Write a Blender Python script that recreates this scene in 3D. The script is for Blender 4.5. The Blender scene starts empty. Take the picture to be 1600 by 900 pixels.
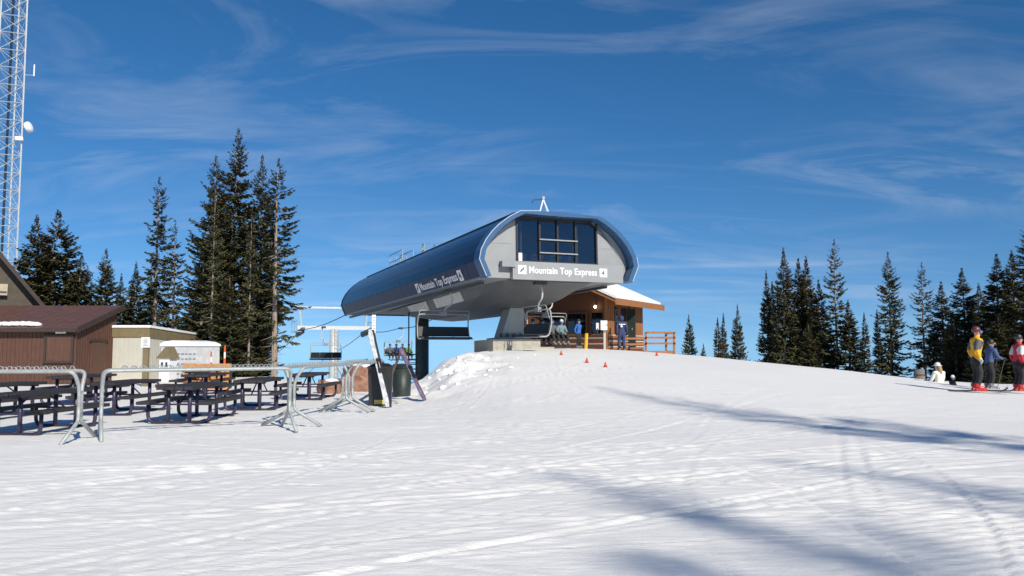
import bpy, math, random
import numpy as np
from mathutils import Vector, Matrix

# ------------------------------------------------------------------ camera, sky, sun, exposure
F_PX = 1250.0
PITCH = math.radians(4.12)
EYE = 1.6
scene = bpy.context.scene
COL = scene.collection
cam_data = bpy.data.cameras.new("camera")
cam_data.sensor_width = 36.0
cam_data.lens = 36.0 * F_PX / 1600.0
cam_data.clip_end = 2000.0
cam_data.clip_start = 0.1
cam = bpy.data.objects.new("camera", cam_data)
COL.objects.link(cam)
cam.location = (0, 0, EYE)
cam.rotation_euler = (math.pi / 2 + PITCH, 0, 0)
scene.camera = cam
scene.render.resolution_x = 1024
scene.render.resolution_y = 576

SUN_AZ = math.radians(30)     # from straight behind the camera towards the right
SUN_EL = math.radians(34)
sun_dir = Vector((math.sin(SUN_AZ) * math.cos(SUN_EL), -math.cos(SUN_AZ) * math.cos(SUN_EL), math.sin(SUN_EL)))

world = bpy.data.worlds.new("World")
scene.world = world
world.use_nodes = True
nt = world.node_tree
nt.nodes.clear()
N = nt.nodes.new
L = nt.links.new
out = N("ShaderNodeOutputWorld")
bg = N("ShaderNodeBackground")
bg.inputs["Strength"].default_value = 0.105
tc = N("ShaderNodeTexCoord")
sep = N("ShaderNodeSeparateXYZ")
L(tc.outputs["Generated"], sep.inputs[0])
zm = N("ShaderNodeMath"); zm.operation = 'MAXIMUM'; zm.inputs[1].default_value = 0.0
L(sep.outputs["Z"], zm.inputs[0])
zc = N("ShaderNodeMath"); zc.operation = 'MULTIPLY_ADD'; zc.inputs[1].default_value = 0.9; zc.inputs[2].default_value = 0.095
L(zm.outputs[0], zc.inputs[0])
cmb = N("ShaderNodeCombineXYZ")
L(sep.outputs["X"], cmb.inputs[0]); L(sep.outputs["Y"], cmb.inputs[1]); L(zc.outputs[0], cmb.inputs[2])
sky = N("ShaderNodeTexSky")
sky.sky_type = 'NISHITA'
sky.sun_disc = False
sky.sun_elevation = SUN_EL
sky.sun_rotation = math.atan2(sun_dir.x, sun_dir.y)
sky.altitude = 3300
sky.air_density = 1.15
sky.dust_density = 0.15
sky.ozone_density = 2.0
L(cmb.outputs[0], sky.inputs["Vector"])
# cirrus: project the view direction on a high plane, stretched noise
def wmath(op, a, b=None, c=None):
    n = N("ShaderNodeMath"); n.operation = op
    for i, v in enumerate((a, b, c)):
        if v is None: continue
        if isinstance(v, (int, float)): n.inputs[i].default_value = v
        else: L(v, n.inputs[i])
    return n.outputs[0]
zp = wmath('ADD', zc.outputs[0], 0.10)
px_ = wmath('DIVIDE', sep.outputs["X"], zp)
py_ = wmath('DIVIDE', sep.outputs["Y"], zp)
pv = N("ShaderNodeCombineXYZ"); L(px_, pv.inputs[0]); L(py_, pv.inputs[1])
def cirrus(rot, scale, detail, dist, lo, hi, off):
    mp = N("ShaderNodeMapping"); mp.inputs["Rotation"].default_value = (0, 0, rot)
    mp.inputs["Scale"].default_value = scale; mp.inputs["Location"].default_value = off
    L(pv.outputs[0], mp.inputs["Vector"])
    nz = N("ShaderNodeTexNoise"); nz.inputs["Scale"].default_value = 1.0
    nz.inputs["Detail"].default_value = detail; nz.inputs["Roughness"].default_value = 0.62
    nz.inputs["Distortion"].default_value = dist
    L(mp.outputs[0], nz.inputs["Vector"])
    r = N("ShaderNodeMapRange"); r.inputs["From Min"].default_value = lo; r.inputs["From Max"].default_value = hi
    L(nz.outputs["Fac"], r.inputs["Value"])
    return r.outputs[0]
c1 = cirrus(0.35, (1.0, 2.3, 1), 9, 1.1, 0.47, 0.82, (3.1, 1.7, 0))
c2 = cirrus(0.15, (0.5, 0.9, 1), 3, 0.3, 0.40, 0.68, (9.1, 6.4, 0))
c3 = cirrus(-0.1, (0.22, 3.2, 1), 6, 0.4, 0.56, 0.80, (1.3, 9.2, 0))
cl = wmath('MULTIPLY', c1, c2)
cl = wmath('MULTIPLY', cl, 0.56)
cl3 = wmath('MULTIPLY', c3, 0.16)
cl = wmath('ADD', cl, cl3)
# thin contrails low in the sky
azr = wmath('DIVIDE', sep.outputs["X"], wmath('MAXIMUM', sep.outputs["Y"], 0.05))
for (z0, slope, wd_, a0, a1, amt) in ((.098, -.006, .0030, .13, .34, .26), (.068, -.010, .0024, .16, .30, .22), (.058, -.004, .0030, .14, .32, .15)):
    zz_ = wmath('ADD', z0, wmath('MULTIPLY', azr, slope))
    dd_ = wmath('DIVIDE', wmath('SUBTRACT', sep.outputs["Z"], zz_), wd_)
    gs_ = wmath('POWER', 2.718, wmath('MULTIPLY', wmath('MULTIPLY', dd_, dd_), -1.0))
    mk1 = N("ShaderNodeMapRange"); mk1.interpolation_type = 'SMOOTHSTEP'; mk1.inputs["From Min"].default_value = a0 - .1; mk1.inputs["From Max"].default_value = a0 + .05; L(azr, mk1.inputs["Value"])
    mk2 = N("ShaderNodeMapRange"); mk2.interpolation_type = 'SMOOTHSTEP'; mk2.inputs["From Min"].default_value = a1 + .25; mk2.inputs["From Max"].default_value = a1 - .15; L(azr, mk2.inputs["Value"])
    gs_ = wmath('MULTIPLY', wmath('MULTIPLY', gs_, mk1.outputs[0]), wmath('MULTIPLY', mk2.outputs[0], amt))
    cl = wmath('ADD', cl, wmath('MULTIPLY', gs_, wmath('ADD', 0.45, c1)))
cl = wmath('MINIMUM', cl, 0.6)
mixc = N("ShaderNodeMix"); mixc.data_type = 'RGBA'
L(cl, mixc.inputs["Factor"])
hs = N("ShaderNodeHueSaturation"); hs.inputs["Saturation"].default_value = 1.32; hs.inputs["Value"].default_value = 1.0
L(sky.outputs[0], hs.inputs["Color"])
L(hs.outputs[0], mixc.inputs["A"])
mixc.inputs["B"].default_value = (7.0, 7.4, 8.0, 1)
L(mixc.outputs["Result"], bg.inputs["Color"])
L(bg.outputs[0], out.inputs["Surface"])

sun_data = bpy.data.lights.new("sun", 'SUN')
sun_data.energy = 4.7
sun_data.angle = math.radians(0.53)
sun_data.color = (1.0, 0.93, 0.81)
sun = bpy.data.objects.new("sun", sun_data)
COL.objects.link(sun)
sun.rotation_euler = sun_dir.to_track_quat('Z', 'Y').to_euler()
sun.location = (20, -30, 40)
scene.view_settings.view_transform = 'Standard'
scene.view_settings.look = 'None'
scene.view_settings.exposure = 0.08
scene.view_settings.gamma = 1.0

# ------------------------------------------------------------------ helpers
def P(u, v, Y):
    """World point at depth Y (metres along the view's ground direction) seen at photo pixel u, v."""
    x = (u - 800) / F_PX; y = (450 - v) / F_PX
    t = Y / (math.cos(PITCH) - y * math.sin(PITCH))
    return Vector((x * t, Y, EYE + t * (math.sin(PITCH) + y * math.cos(PITCH))))

def sstep(a, b, x):
    t = np.clip((x - a) / (b - a), 0, 1)
    return t * t * (3 - 2 * t)

def hash2(ix, iy, seed):
    n = (ix.astype(np.int64) * 374761393 + iy.astype(np.int64) * 668265263 + seed * 1442695041) & 0x7fffffff
    n = ((n ^ (n >> 13)) * 1274126177) & 0x7fffffff
    n = n ^ (n >> 16)
    return (n & 0xffff) / 65535.0

def vnoise(x, y, seed=0):
    ix = np.floor(x); iy = np.floor(y)
    fx = x - ix; fy = y - iy
    fx = fx * fx * (3 - 2 * fx); fy = fy * fy * (3 - 2 * fy)
    a = hash2(ix, iy, seed); b = hash2(ix + 1, iy, seed)
    c = hash2(ix, iy + 1, seed); d = hash2(ix + 1, iy + 1, seed)
    return (a * (1 - fx) + b * fx) * (1 - fy) + (c * (1 - fx) + d * fx) * fy - 0.5

AX = np.array([-60, -4.2, -3.5, -2.3, 0, 3, 6, 10, 15, 17, 20, 60.]); AZ = np.array([0, 0, .12, 1.2, 1.42, 1.45, 1.3, 1.02, .5, .22, .05, 0])
DX = np.array([-80, -30, -18, -6, -4, -1, 6, 12, 16, 20, 60.]); DY = np.array([62, 58, 50, 27.5, 29, 42, 47, 46, 37, 31.5, 32])
def terrain(x, y):
    x = np.asarray(x, float); y = np.asarray(y, float)
    A = sum(np.interp(x + o, AX, AZ) for o in (-.6, -.3, 0, .3, .6)) / 5
    y0 = np.interp(x, [-3, 0, 4], [23, 17, 14]); y1 = np.interp(x, [-3, 0, 4], [31, 35, 38])
    z = A * sstep(y0, y1, y)
    Y0 = sum(np.interp(x + o, DX, DY) for o in (-2, -1, 0, 1, 2)) / 5
    d = np.maximum(y - Y0, 0)
    z = z - 0.13 * d * d / (d + 7.0)
    # long gentle undulation
    z = z + 0.10 * vnoise(x / 9 + 3.3, y / 9 + 1.2, 3) * sstep(4, 16, np.abs(y)) + 0.04 * vnoise(x / 3, y / 3, 5)
    pile = np.exp(-((x + 2.3) / 1.7) ** 2) * sstep(22, 27, y) * (1 - sstep(33, 38, y))
    z = z + pile * (0.38 * vnoise(x / .9, y / .9, 7) + 0.2 * vnoise(x / .35, y / .35, 8))
    return z
def gz(x, y):
    return float(terrain(x, y))
def on_ground(u, v, near=4.0, far=60.0):
    """Ground point seen at pixel u, v."""
    D = near
    while D < far:
        p = P(u, v, D)
        if p.z <= gz(p.x, D): break
        D += 0.1
    p = P(u, v, D)
    return Vector((p.x, D, gz(p.x, D)))

# ---- materials
MATS = {}
def mat(name, color, rough=0.6, metal=0.0, vary=0.15, vscale=6.0, bump=0.0, bscale=40.0, coat=0.0, stretch=(1, 1, 1), emit=None, spec=None, color2=None):
    if name in MATS: return MATS[name]
    m = bpy.data.materials.new(name); m.use_nodes = True
    t = m.node_tree; b = t.nodes["Principled BSDF"]
    b.inputs["Roughness"].default_value = rough
    b.inputs["Metallic"].default_value = metal
    if coat: b.inputs["Coat Weight"].default_value = coat; b.inputs["Coat Roughness"].default_value = 0.08
    if spec is not None: b.inputs["Specular IOR Level"].default_value = spec
    tcn = t.nodes.new("ShaderNodeTexCoord")
    mp = t.nodes.new("ShaderNodeMapping"); mp.inputs["Scale"].default_value = stretch
    t.links.new(tcn.outputs["Object"], mp.inputs[0])
    nz = t.nodes.new("ShaderNodeTexNoise"); nz.inputs["Scale"].default_value = vscale; nz.inputs["Detail"].default_value = 5
    nz.inputs["Roughness"].default_value = 0.65
    t.links.new(mp.outputs[0], nz.inputs["Vector"])
    rp = t.nodes.new("ShaderNodeValToRGB")
    c = Vector(color[:3])
    lo = c * (1 - vary); hi = c * (1 + vary) if color2 is None else Vector(color2)
    rp.color_ramp.elements[0].position = 0.3; rp.color_ramp.elements[1].position = 0.7
    rp.color_ramp.elements[0].color = (*lo, 1); rp.color_ramp.elements[1].color = (*[min(1, k) for k in hi], 1)
    t.links.new(nz.outputs["Fac"], rp.inputs[0])
    t.links.new(rp.outputs[0], b.inputs["Base Color"])
    if bump:
        n2 = t.nodes.new("ShaderNodeTexNoise"); n2.inputs["Scale"].default_value = bscale; n2.inputs["Detail"].default_value = 4
        t.links.new(mp.outputs[0], n2.inputs["Vector"])
        bp = t.nodes.new("ShaderNodeBump"); bp.inputs["Strength"].default_value = bump; bp.inputs["Distance"].default_value = 0.02
        t.links.new(n2.outputs["Fac"], bp.inputs["Height"]); t.links.new(bp.outputs[0], b.inputs["Normal"])
    if emit:
        b.inputs["Emission Color"].default_value = (*emit[:3], 1); b.inputs["Emission Strength"].default_value = emit[3]
    MATS[name] = m
    return m

GALV = mat("galvanised_steel", (.36, .385, .38), .55, .25, .16, 14)
SILVER = mat("pale_painted_steel", (.55, .57, .56), .5, .2, .1, 6)
TABLE_TOP = mat("weathered_dark_plank", (.030, .027, .029), .65, 0, .35, 9, .3, 60, stretch=(8, 1, 8))
TABLE_FRAME = mat("dark_purple_coated_tube", (.035, .028, .060), .4, 0, .2, 8)
BLACK = mat("black_plastic", (.015, .016, .017), .45, 0, .2, 8)
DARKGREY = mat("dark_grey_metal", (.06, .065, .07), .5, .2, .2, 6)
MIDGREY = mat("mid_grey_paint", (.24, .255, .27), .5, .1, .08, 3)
WALLGREY = mat("light_grey_panel", (.27, .28, .285), .5, .05, .05, 1.5)
HULL = mat("dark_blue_gloss_panel", (.007, .013, .036), .20, .0, .15, 2, spec=.17)
SKIRT = mat("dark_navy_skirt_panel", (.016, .032, .085), .5, .0, .12, 2, spec=.25)
HULLTRIM = mat("blue_trim_panel", (.035, .10, .21), .35, .0, .08, 2)
WHITE = mat("white_paint", (.80, .80, .80), .5, 0, .03, 3)
SUN_PATCH = mat("painted_sun_patch", (.72, .72, .70), .6, 0, .1, 3)  # white that stands for sunlight falling on the terminal belly
SNOWCAP = mat("roof_snow", (.84, .85, .87), .7, 0, .03, 5, .4, 12)
CONCRETE = mat("weathered_concrete", (.36, .34, .29), .85, 0, .22, 5, .3, 30)
ROCK = mat("red_sandstone", (.30, .16, .11), .85, 0, .35, 4, .6, 14)
SIDING_RED = mat("rust_brown_siding", (.098, .045, .029), .7, 0, .3, 5, .2, 40, stretch=(6, 6, .5))
ROOF_RED = mat("rust_brown_metal_roof", (.125, .060, .043), .5, .1, .22, 2.5)
TRIM_BROWN = mat("dark_brown_trim", (.045, .030, .024), .7, 0, .2, 6)
CREAM = mat("cream_corrugated_sheet", (.50, .485, .42), .6, 0, .06, 3)
OLIVE = mat("olive_brown_paint", (.19, .15, .075), .7, 0, .15, 5)
ORANGE_WOOD = mat("orange_stained_wood", (.56, .24, .06), .6, 0, .25, 5, .2, 40, stretch=(6, 6, .6))
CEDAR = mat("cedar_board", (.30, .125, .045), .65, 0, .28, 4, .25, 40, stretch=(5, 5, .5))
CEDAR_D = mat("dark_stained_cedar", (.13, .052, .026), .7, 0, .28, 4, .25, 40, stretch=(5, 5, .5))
DECKWOOD = mat("deck_rail_wood", (.33, .13, .045), .65, 0, .25, 5, .2, 40)
GREENBIN = mat("dark_green_plastic", (.022, .032, .026), .5, 0, .25, 7)
CONE = mat("orange_cone_plastic", (.75, .10, .02), .5, 0, .1, 8)
CONE_RED = mat("red_orange_cone_plastic", (.60, .07, .03), .5, 0, .1, 8)
YELLOW = mat("yellow_post_paint", (.75, .38, .02), .5, 0, .1, 8)
ROPE = mat("steel_wire_rope", (.05, .05, .055), .5, .6, .2, 30)
BARK = mat("grey_brown_bark", (.28, .225, .185), .9, 0, .35, 6, .6, 20, stretch=(3, 3, .6))
LAMPGLOW = mat("lit_lamp_glass", (.9, .8, .6), .3, 0, 0, 1, emit=(1.0, .85, .6, 12))
SKIN = mat("skin", (.50, .30, .22), .55, 0, .06, 8)

def glass(name, tint, alpha):
    m = bpy.data.materials.new(name); m.use_nodes = True
    t = m.node_tree; t.nodes.clear()
    o = t.nodes.new("ShaderNodeOutputMaterial"); mx = t.nodes.new("ShaderNodeMixShader")
    tr = t.nodes.new("ShaderNodeBsdfTransparent"); tr.inputs[0].default_value = (*tint, 1)
    gl = t.nodes.new("ShaderNodeBsdfGlossy"); gl.inputs["Roughness"].default_value = 0.03; gl.inputs[0].default_value = (.9, .92, 1, 1)
    fr = t.nodes.new("ShaderNodeFresnel"); fr.inputs[0].default_value = 1.5
    ad = t.nodes.new("ShaderNodeMath"); ad.operation = 'ADD'; ad.inputs[1].default_value = alpha
    t.links.new(fr.outputs[0], ad.inputs[0]); t.links.new(ad.outputs[0], mx.inputs[0])
    t.links.new(tr.outputs[0], mx.inputs[1]); t.links.new(gl.outputs[0], mx.inputs[2]); t.links.new(mx.outputs[0], o.inputs[0])
    return m
GLASS = glass("tinted_window_glass", (.45, .48, .52), .05)

# ---- mesh builder
class MB:
    def __init__(s): s.v = []; s.f = []; s.mi = []
    def add(s, vs, fs, M=None, mi=0):
        o = len(s.v)
        for p in vs:
            p = Vector(p)
            s.v.append(tuple(M @ p) if M is not None else tuple(p))
        for f in fs: s.f.append([i + o for i in f]); s.mi.append(mi)
    def box(s, c, d, R=None, mi=0, taper=None):
        x, y, z = d[0] / 2, d[1] / 2, d[2] / 2
        k = taper or (1, 1)
        vs = [(-x, -y, -z), (x, -y, -z), (x, y, -z), (-x, y, -z), (-x * k[0], -y * k[1], z), (x * k[0], -y * k[1], z), (x * k[0], y * k[1], z), (-x * k[0], y * k[1], z)]
        M = Matrix.Translation(Vector(c)) @ (R.to_4x4() if R is not None else Matrix.Identity(4))
        s.add(vs, [(0, 3, 2, 1), (4, 5, 6, 7), (0, 1, 5, 4), (1, 2, 6, 5), (2, 3, 7, 6), (3, 0, 4, 7)], M, mi)
        return s
    def bar(s, a, b, w, h=None, mi=0):
        """square bar from a to b"""
        a = Vector(a); b = Vector(b); h = h or w
        d = b - a; q = d.to_track_quat('Z', 'Y')
        s.box((a + b) / 2, (w, h, d.length), q.to_matrix(), mi)
        return s
    def tube(s, pts, r, n=6, mi=0, caps=True):
        pts = [Vector(p) for p in pts]
        m = len(pts); rs = r if isinstance(r, (list, tuple)) else [r] * m
        o = len(s.v); up = None
        for i, p in enumerate(pts):
            d = (pts[min(i + 1, m - 1)] - pts[max(i - 1, 0)]).normalized()
            if up is None:
                up = Vector((0, 0, 1)) if abs(d.z) < .9 else Vector((1, 0, 0))
            sx = d.cross(up).normalized(); up = sx.cross(d).normalized()
            for k in range(n):
                a = 2 * math.pi * k / n
                s.v.append(tuple(p + rs[i] * (math.cos(a) * sx + math.sin(a) * up)))
        for i in range(m - 1):
            for k in range(n):
                k2 = (k + 1) % n
                s.f.append([o + i * n + k, o + i * n + k2, o + (i + 1) * n + k2, o + (i + 1) * n + k]); s.mi.append(mi)
        if caps:
            s.f.append([o + k for k in range(n)][::-1]); s.mi.append(mi)
            s.f.append([o + (m - 1) * n + k for k in range(n)]); s.mi.append(mi)
        return s
    def lathe(s, prof, n=12, M=None, mi=0):
        vs = []; fs = []
        for r, z in prof:
            for k in range(n):
                a = 2 * math.pi * k / n
                vs.append((r * math.cos(a), r * math.sin(a), z))
        for i in range(len(prof) - 1):
            for k in range(n):
                k2 = (k + 1) % n
                fs.append((i * n + k, i * n + k2, (i + 1) * n + k2, (i + 1) * n + k))
        fs.append(tuple(range(n))[::-1]); fs.append(tuple((len(prof) - 1) * n + k for k in range(n)))
        s.add(vs, fs, M, mi); return s
    def prism(s, poly, axis, a, b, mi=0):
        """extrude 2-D polygon between a and b along axis ('x': poly=(y,z), 'y': poly=(x,z), 'z': poly=(x,y))"""
        n = len(poly)
        def mk(p, t): return {'x': (t, p[0], p[1]), 'y': (p[0], t, p[1]), 'z': (p[0], p[1], t)}[axis]
        vs = [mk(p, a) for p in poly] + [mk(p, b) for p in poly]
        fs = [tuple(range(n))[::-1], tuple(range(n, 2 * n))] + [(i, (i + 1) % n, n + (i + 1) % n, n + i) for i in range(n)]
        s.add(vs, fs, None, mi); return s
    def build(s, name, m, parent=None, smooth=False, loc=None):
        me = bpy.data.meshes.new(name)
        me.from_pydata(s.v, [], s.f)
        ms = m if isinstance(m, (list, tuple)) else [m]
        for k in ms: me.materials.append(k)
        if len(ms) > 1: me.polygons.foreach_set("material_index", s.mi)
        # consistent outward normals
        import bmesh
        bm = bmesh.new(); bm.from_mesh(me); bmesh.ops.recalc_face_normals(bm, faces=bm.faces); bm.to_mesh(me); bm.free()
        if smooth: me.polygons.foreach_set("use_smooth", [True] * len(me.polygons))
        o = bpy.data.objects.new(name, me); COL.objects.link(o)
        if parent is not None: o.parent = parent
        if loc is not None: o.location = loc
        return o

def tag(o, label, cat, group=None, kind=None):
    if label: o["label"] = label
    if cat: o["category"] = cat
    if group: o["group"] = group
    if kind: o["kind"] = kind
    return o
def thing(name, loc, rz, label, cat, group=None, rx=0):
    o = bpy.data.objects.new(name, None); COL.objects.link(o)
    o.empty_display_size = 0.3
    o.location = loc; o.rotation_euler = (rx, 0, rz)
    return tag(o, label, cat, group)
def copy_tree(o, parent=None):
    c = o.copy(); COL.objects.link(c); c.parent = parent
    for ch in list(o.children): copy_tree(ch, c)
    return c
def rounded(pts, r, n=5):
    """polyline with its inner corners rounded"""
    pts = [Vector(p) for p in pts]; outp = [pts[0]]
    for i in range(1, len(pts) - 1):
        p = pts[i]; a = (pts[i - 1] - p); b = (pts[i + 1] - p)
        ra = min(r, a.length * .49); rb = min(r, b.length * .49)
        A = p + a.normalized() * ra; B = p + b.normalized() * rb
        for k in range(n + 1):
            t = k / n
            outp.append((1 - t) ** 2 * A + 2 * t * (1 - t) * p + t * t * B)
    outp.append(pts[-1]); return outp

# ------------------------------------------------------------------ snow ground
def spaced(start, end, d0, growth):
    v = [start]; d = d0
    while v[-1] < end: v.append(v[-1] + d); d *= growth
    return v
xs_r = spaced(5.0, 420, .06, 1.045)
xs = np.array([-k for k in xs_r[::-1]] + list(np.arange(-4.95, 4.96, .05)) + xs_r)
ys = np.array([-k for k in spaced(-2.0, 130, .3, 1.12)[::-1]] + list(np.arange(2.05, 11, .04)) + spaced(11.0, 420, .05, 1.0105))
GX, GY = np.meshgrid(xs, ys)
Z = terrain(GX, GY)
rng = np.random.default_rng(11)
near = 1 - sstep(14, 32, GY)
Z += near * (.014 * vnoise(GX / .9, GY / .5, 21) + .008 * vnoise(GX / .28 + GY * .6, GY / .12, 22) + .006 * vnoise(GX / .11, GY / .07, 23))
rough = sstep(.08, .3, vnoise(GX / 2.1, GY / 1.6, 31)) * (1 - sstep(30, 48, GY))
Z += rough * (.018 * vnoise(GX / .16, GY / .13, 32) + .010 * vnoise(GX / .07, GY / .07, 33))
for k in range(150):                                    # ski and board tracks
    c = (rng.uniform(-9, 10), rng.uniform(2.5, 27))
    ang = rng.normal(.45, .42) if k % 4 else rng.uniform(-.6, 1.9)
    curv = float(np.clip(rng.normal(0, .02), -.03, .03)); ln = rng.uniform(2.5, 11)
    dx = GX - c[0]; dy = GY - c[1]
    s = dx * math.cos(ang) + dy * math.sin(ang); w = -dx * math.sin(ang) + dy * math.cos(ang) - curv * s * s
    fade = np.exp(-(s / ln) ** 4)
    wd = rng.uniform(.025, .055); dp = rng.uniform(.004, .014)
    side = rng.choice([-1, 1])
    Z += fade * (-dp * np.exp(-(w / wd) ** 2) + dp * .9 * np.exp(-((w - side * wd * 2) / (wd * 1.1)) ** 2))
    if k % 3 == 0:
        w2 = w - .28
        Z += fade * (-dp * np.exp(-(w2 / wd) ** 2) + dp * .8 * np.exp(-((w2 - side * wd * 2) / wd) ** 2))
# combed corduroy of the groomer
cord = sstep(2.0, 5.0, GX) * (1 - sstep(7, 10, GY)) * sstep(1, 3, GY)
Z += cord * .010 * np.sin((GY * .93 - GX * .36) * 2 * math.pi / .16)
ny, nx = GX.shape
verts = np.stack([GX, GY, Z], -1).reshape(-1, 3)
idx = np.arange(nx * ny).reshape(ny, nx)
quads = np.stack([idx[:-1, :-1], idx[:-1, 1:], idx[1:, 1:], idx[1:, :-1]], -1).reshape(-1, 4)
def np_mesh(name, verts, faces, smooth=False):
    me = bpy.data.meshes.new(name)
    nf = len(faces); k = faces.shape[1]
    me.vertices.add(len(verts)); me.vertices.foreach_set("co", np.asarray(verts, np.float32).ravel())
    me.loops.add(nf * k); me.loops.foreach_set("vertex_index", faces.astype(np.int32).ravel())
    me.polygons.add(nf); me.polygons.foreach_set("loop_start", np.arange(0, nf * k, k, dtype=np.int32))
    if smooth: me.polygons.foreach_set("use_smooth", np.ones(nf, bool))
    me.update(calc_edges=True); me.validate()
    return me
SNOW = bpy.data.materials.new("packed_snow"); SNOW.use_nodes = True
t = SNOW.node_tree; b = t.nodes["Principled BSDF"]
b.inputs["Roughness"].default_value = .62; b.inputs["Specular IOR Level"].default_value = .35
tcn = t.nodes.new("ShaderNodeTexCoord")
def snoise(scale, st, det=5, rot=0):
    mp = t.nodes.new("ShaderNodeMapping"); mp.inputs["Scale"].default_value = st; mp.inputs["Rotation"].default_value = (0, 0, rot)
    t.links.new(tcn.outputs["Object"], mp.inputs[0])
    n = t.nodes.new("ShaderNodeTexNoise"); n.inputs["Scale"].default_value = scale; n.inputs["Detail"].default_value = det; n.inputs["Roughness"].default_value = .65
    t.links.new(mp.outputs[0], n.inputs["Vector"]); return n.outputs["Fac"]
na = snoise(1.6, (.35, 1.6, 1), 6, -.35); nb = snoise(.25, (1, 1, 1), 3)
rp = t.nodes.new("ShaderNodeValToRGB")
rp.color_ramp.elements[0].position = .3; rp.color_ramp.elements[0].color = (.80, .785, .755, 1)
rp.color_ramp.elements[1].position = .7; rp.color_ramp.elements[1].color = (.90, .88, .845, 1)
ad = t.nodes.new("ShaderNodeMath"); ad.operation = 'MULTIPLY_ADD'; ad.inputs[1].default_value = .6
t.links.new(na, ad.inputs[0])
m2 = t.nodes.new("ShaderNodeMath"); m2.operation = 'MULTIPLY'; m2.inputs[1].default_value = .4
t.links.new(nb, m2.inputs[0]); t.links.new(m2.outputs[0], ad.inputs[2])
t.links.new(ad.outputs[0], rp.inputs[0]); t.links.new(rp.outputs[0], b.inputs["Base Color"])
n1 = snoise(9, (.3, 1.4, 1), 6, -.4); n2 = snoise(45, (1, 1, 1), 4)
b1 = t.nodes.new("ShaderNodeBump"); b1.inputs["Strength"].default_value = .36; b1.inputs["Distance"].default_value = .05
b2 = t.nodes.new("ShaderNodeBump"); b2.inputs["Strength"].default_value = .5; b2.inputs["Distance"].default_value = .012
t.links.new(n1, b1.inputs["Height"]); t.links.new(n2, b2.inputs["Height"]); t.links.new(b1.outputs[0], b2.inputs["Normal"]); t.links.new(b2.outputs[0], b.inputs["Normal"])
gm = np_mesh("snow_ground", verts, quads, True)
gm.materials.append(SNOW)
go = bpy.data.objects.new("snow_ground", gm); COL.objects.link(go)
tag(go, "white packed snow ground with ski tracks rising to the lift", "snow", kind="structure")

# ------------------------------------------------------------------ conifers
NEEDLE = bpy.data.materials.new("spruce_needles"); NEEDLE.use_nodes = True
t = NEEDLE.node_tree; b = t.nodes["Principled BSDF"]; b.inputs["Roughness"].default_value = .75; b.inputs["Specular IOR Level"].default_value = .2
at_ = t.nodes.new("ShaderNodeAttribute"); at_.attribute_name = "tint"
t.links.new(at_.outputs["Color"], b.inputs["Base Color"])

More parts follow.
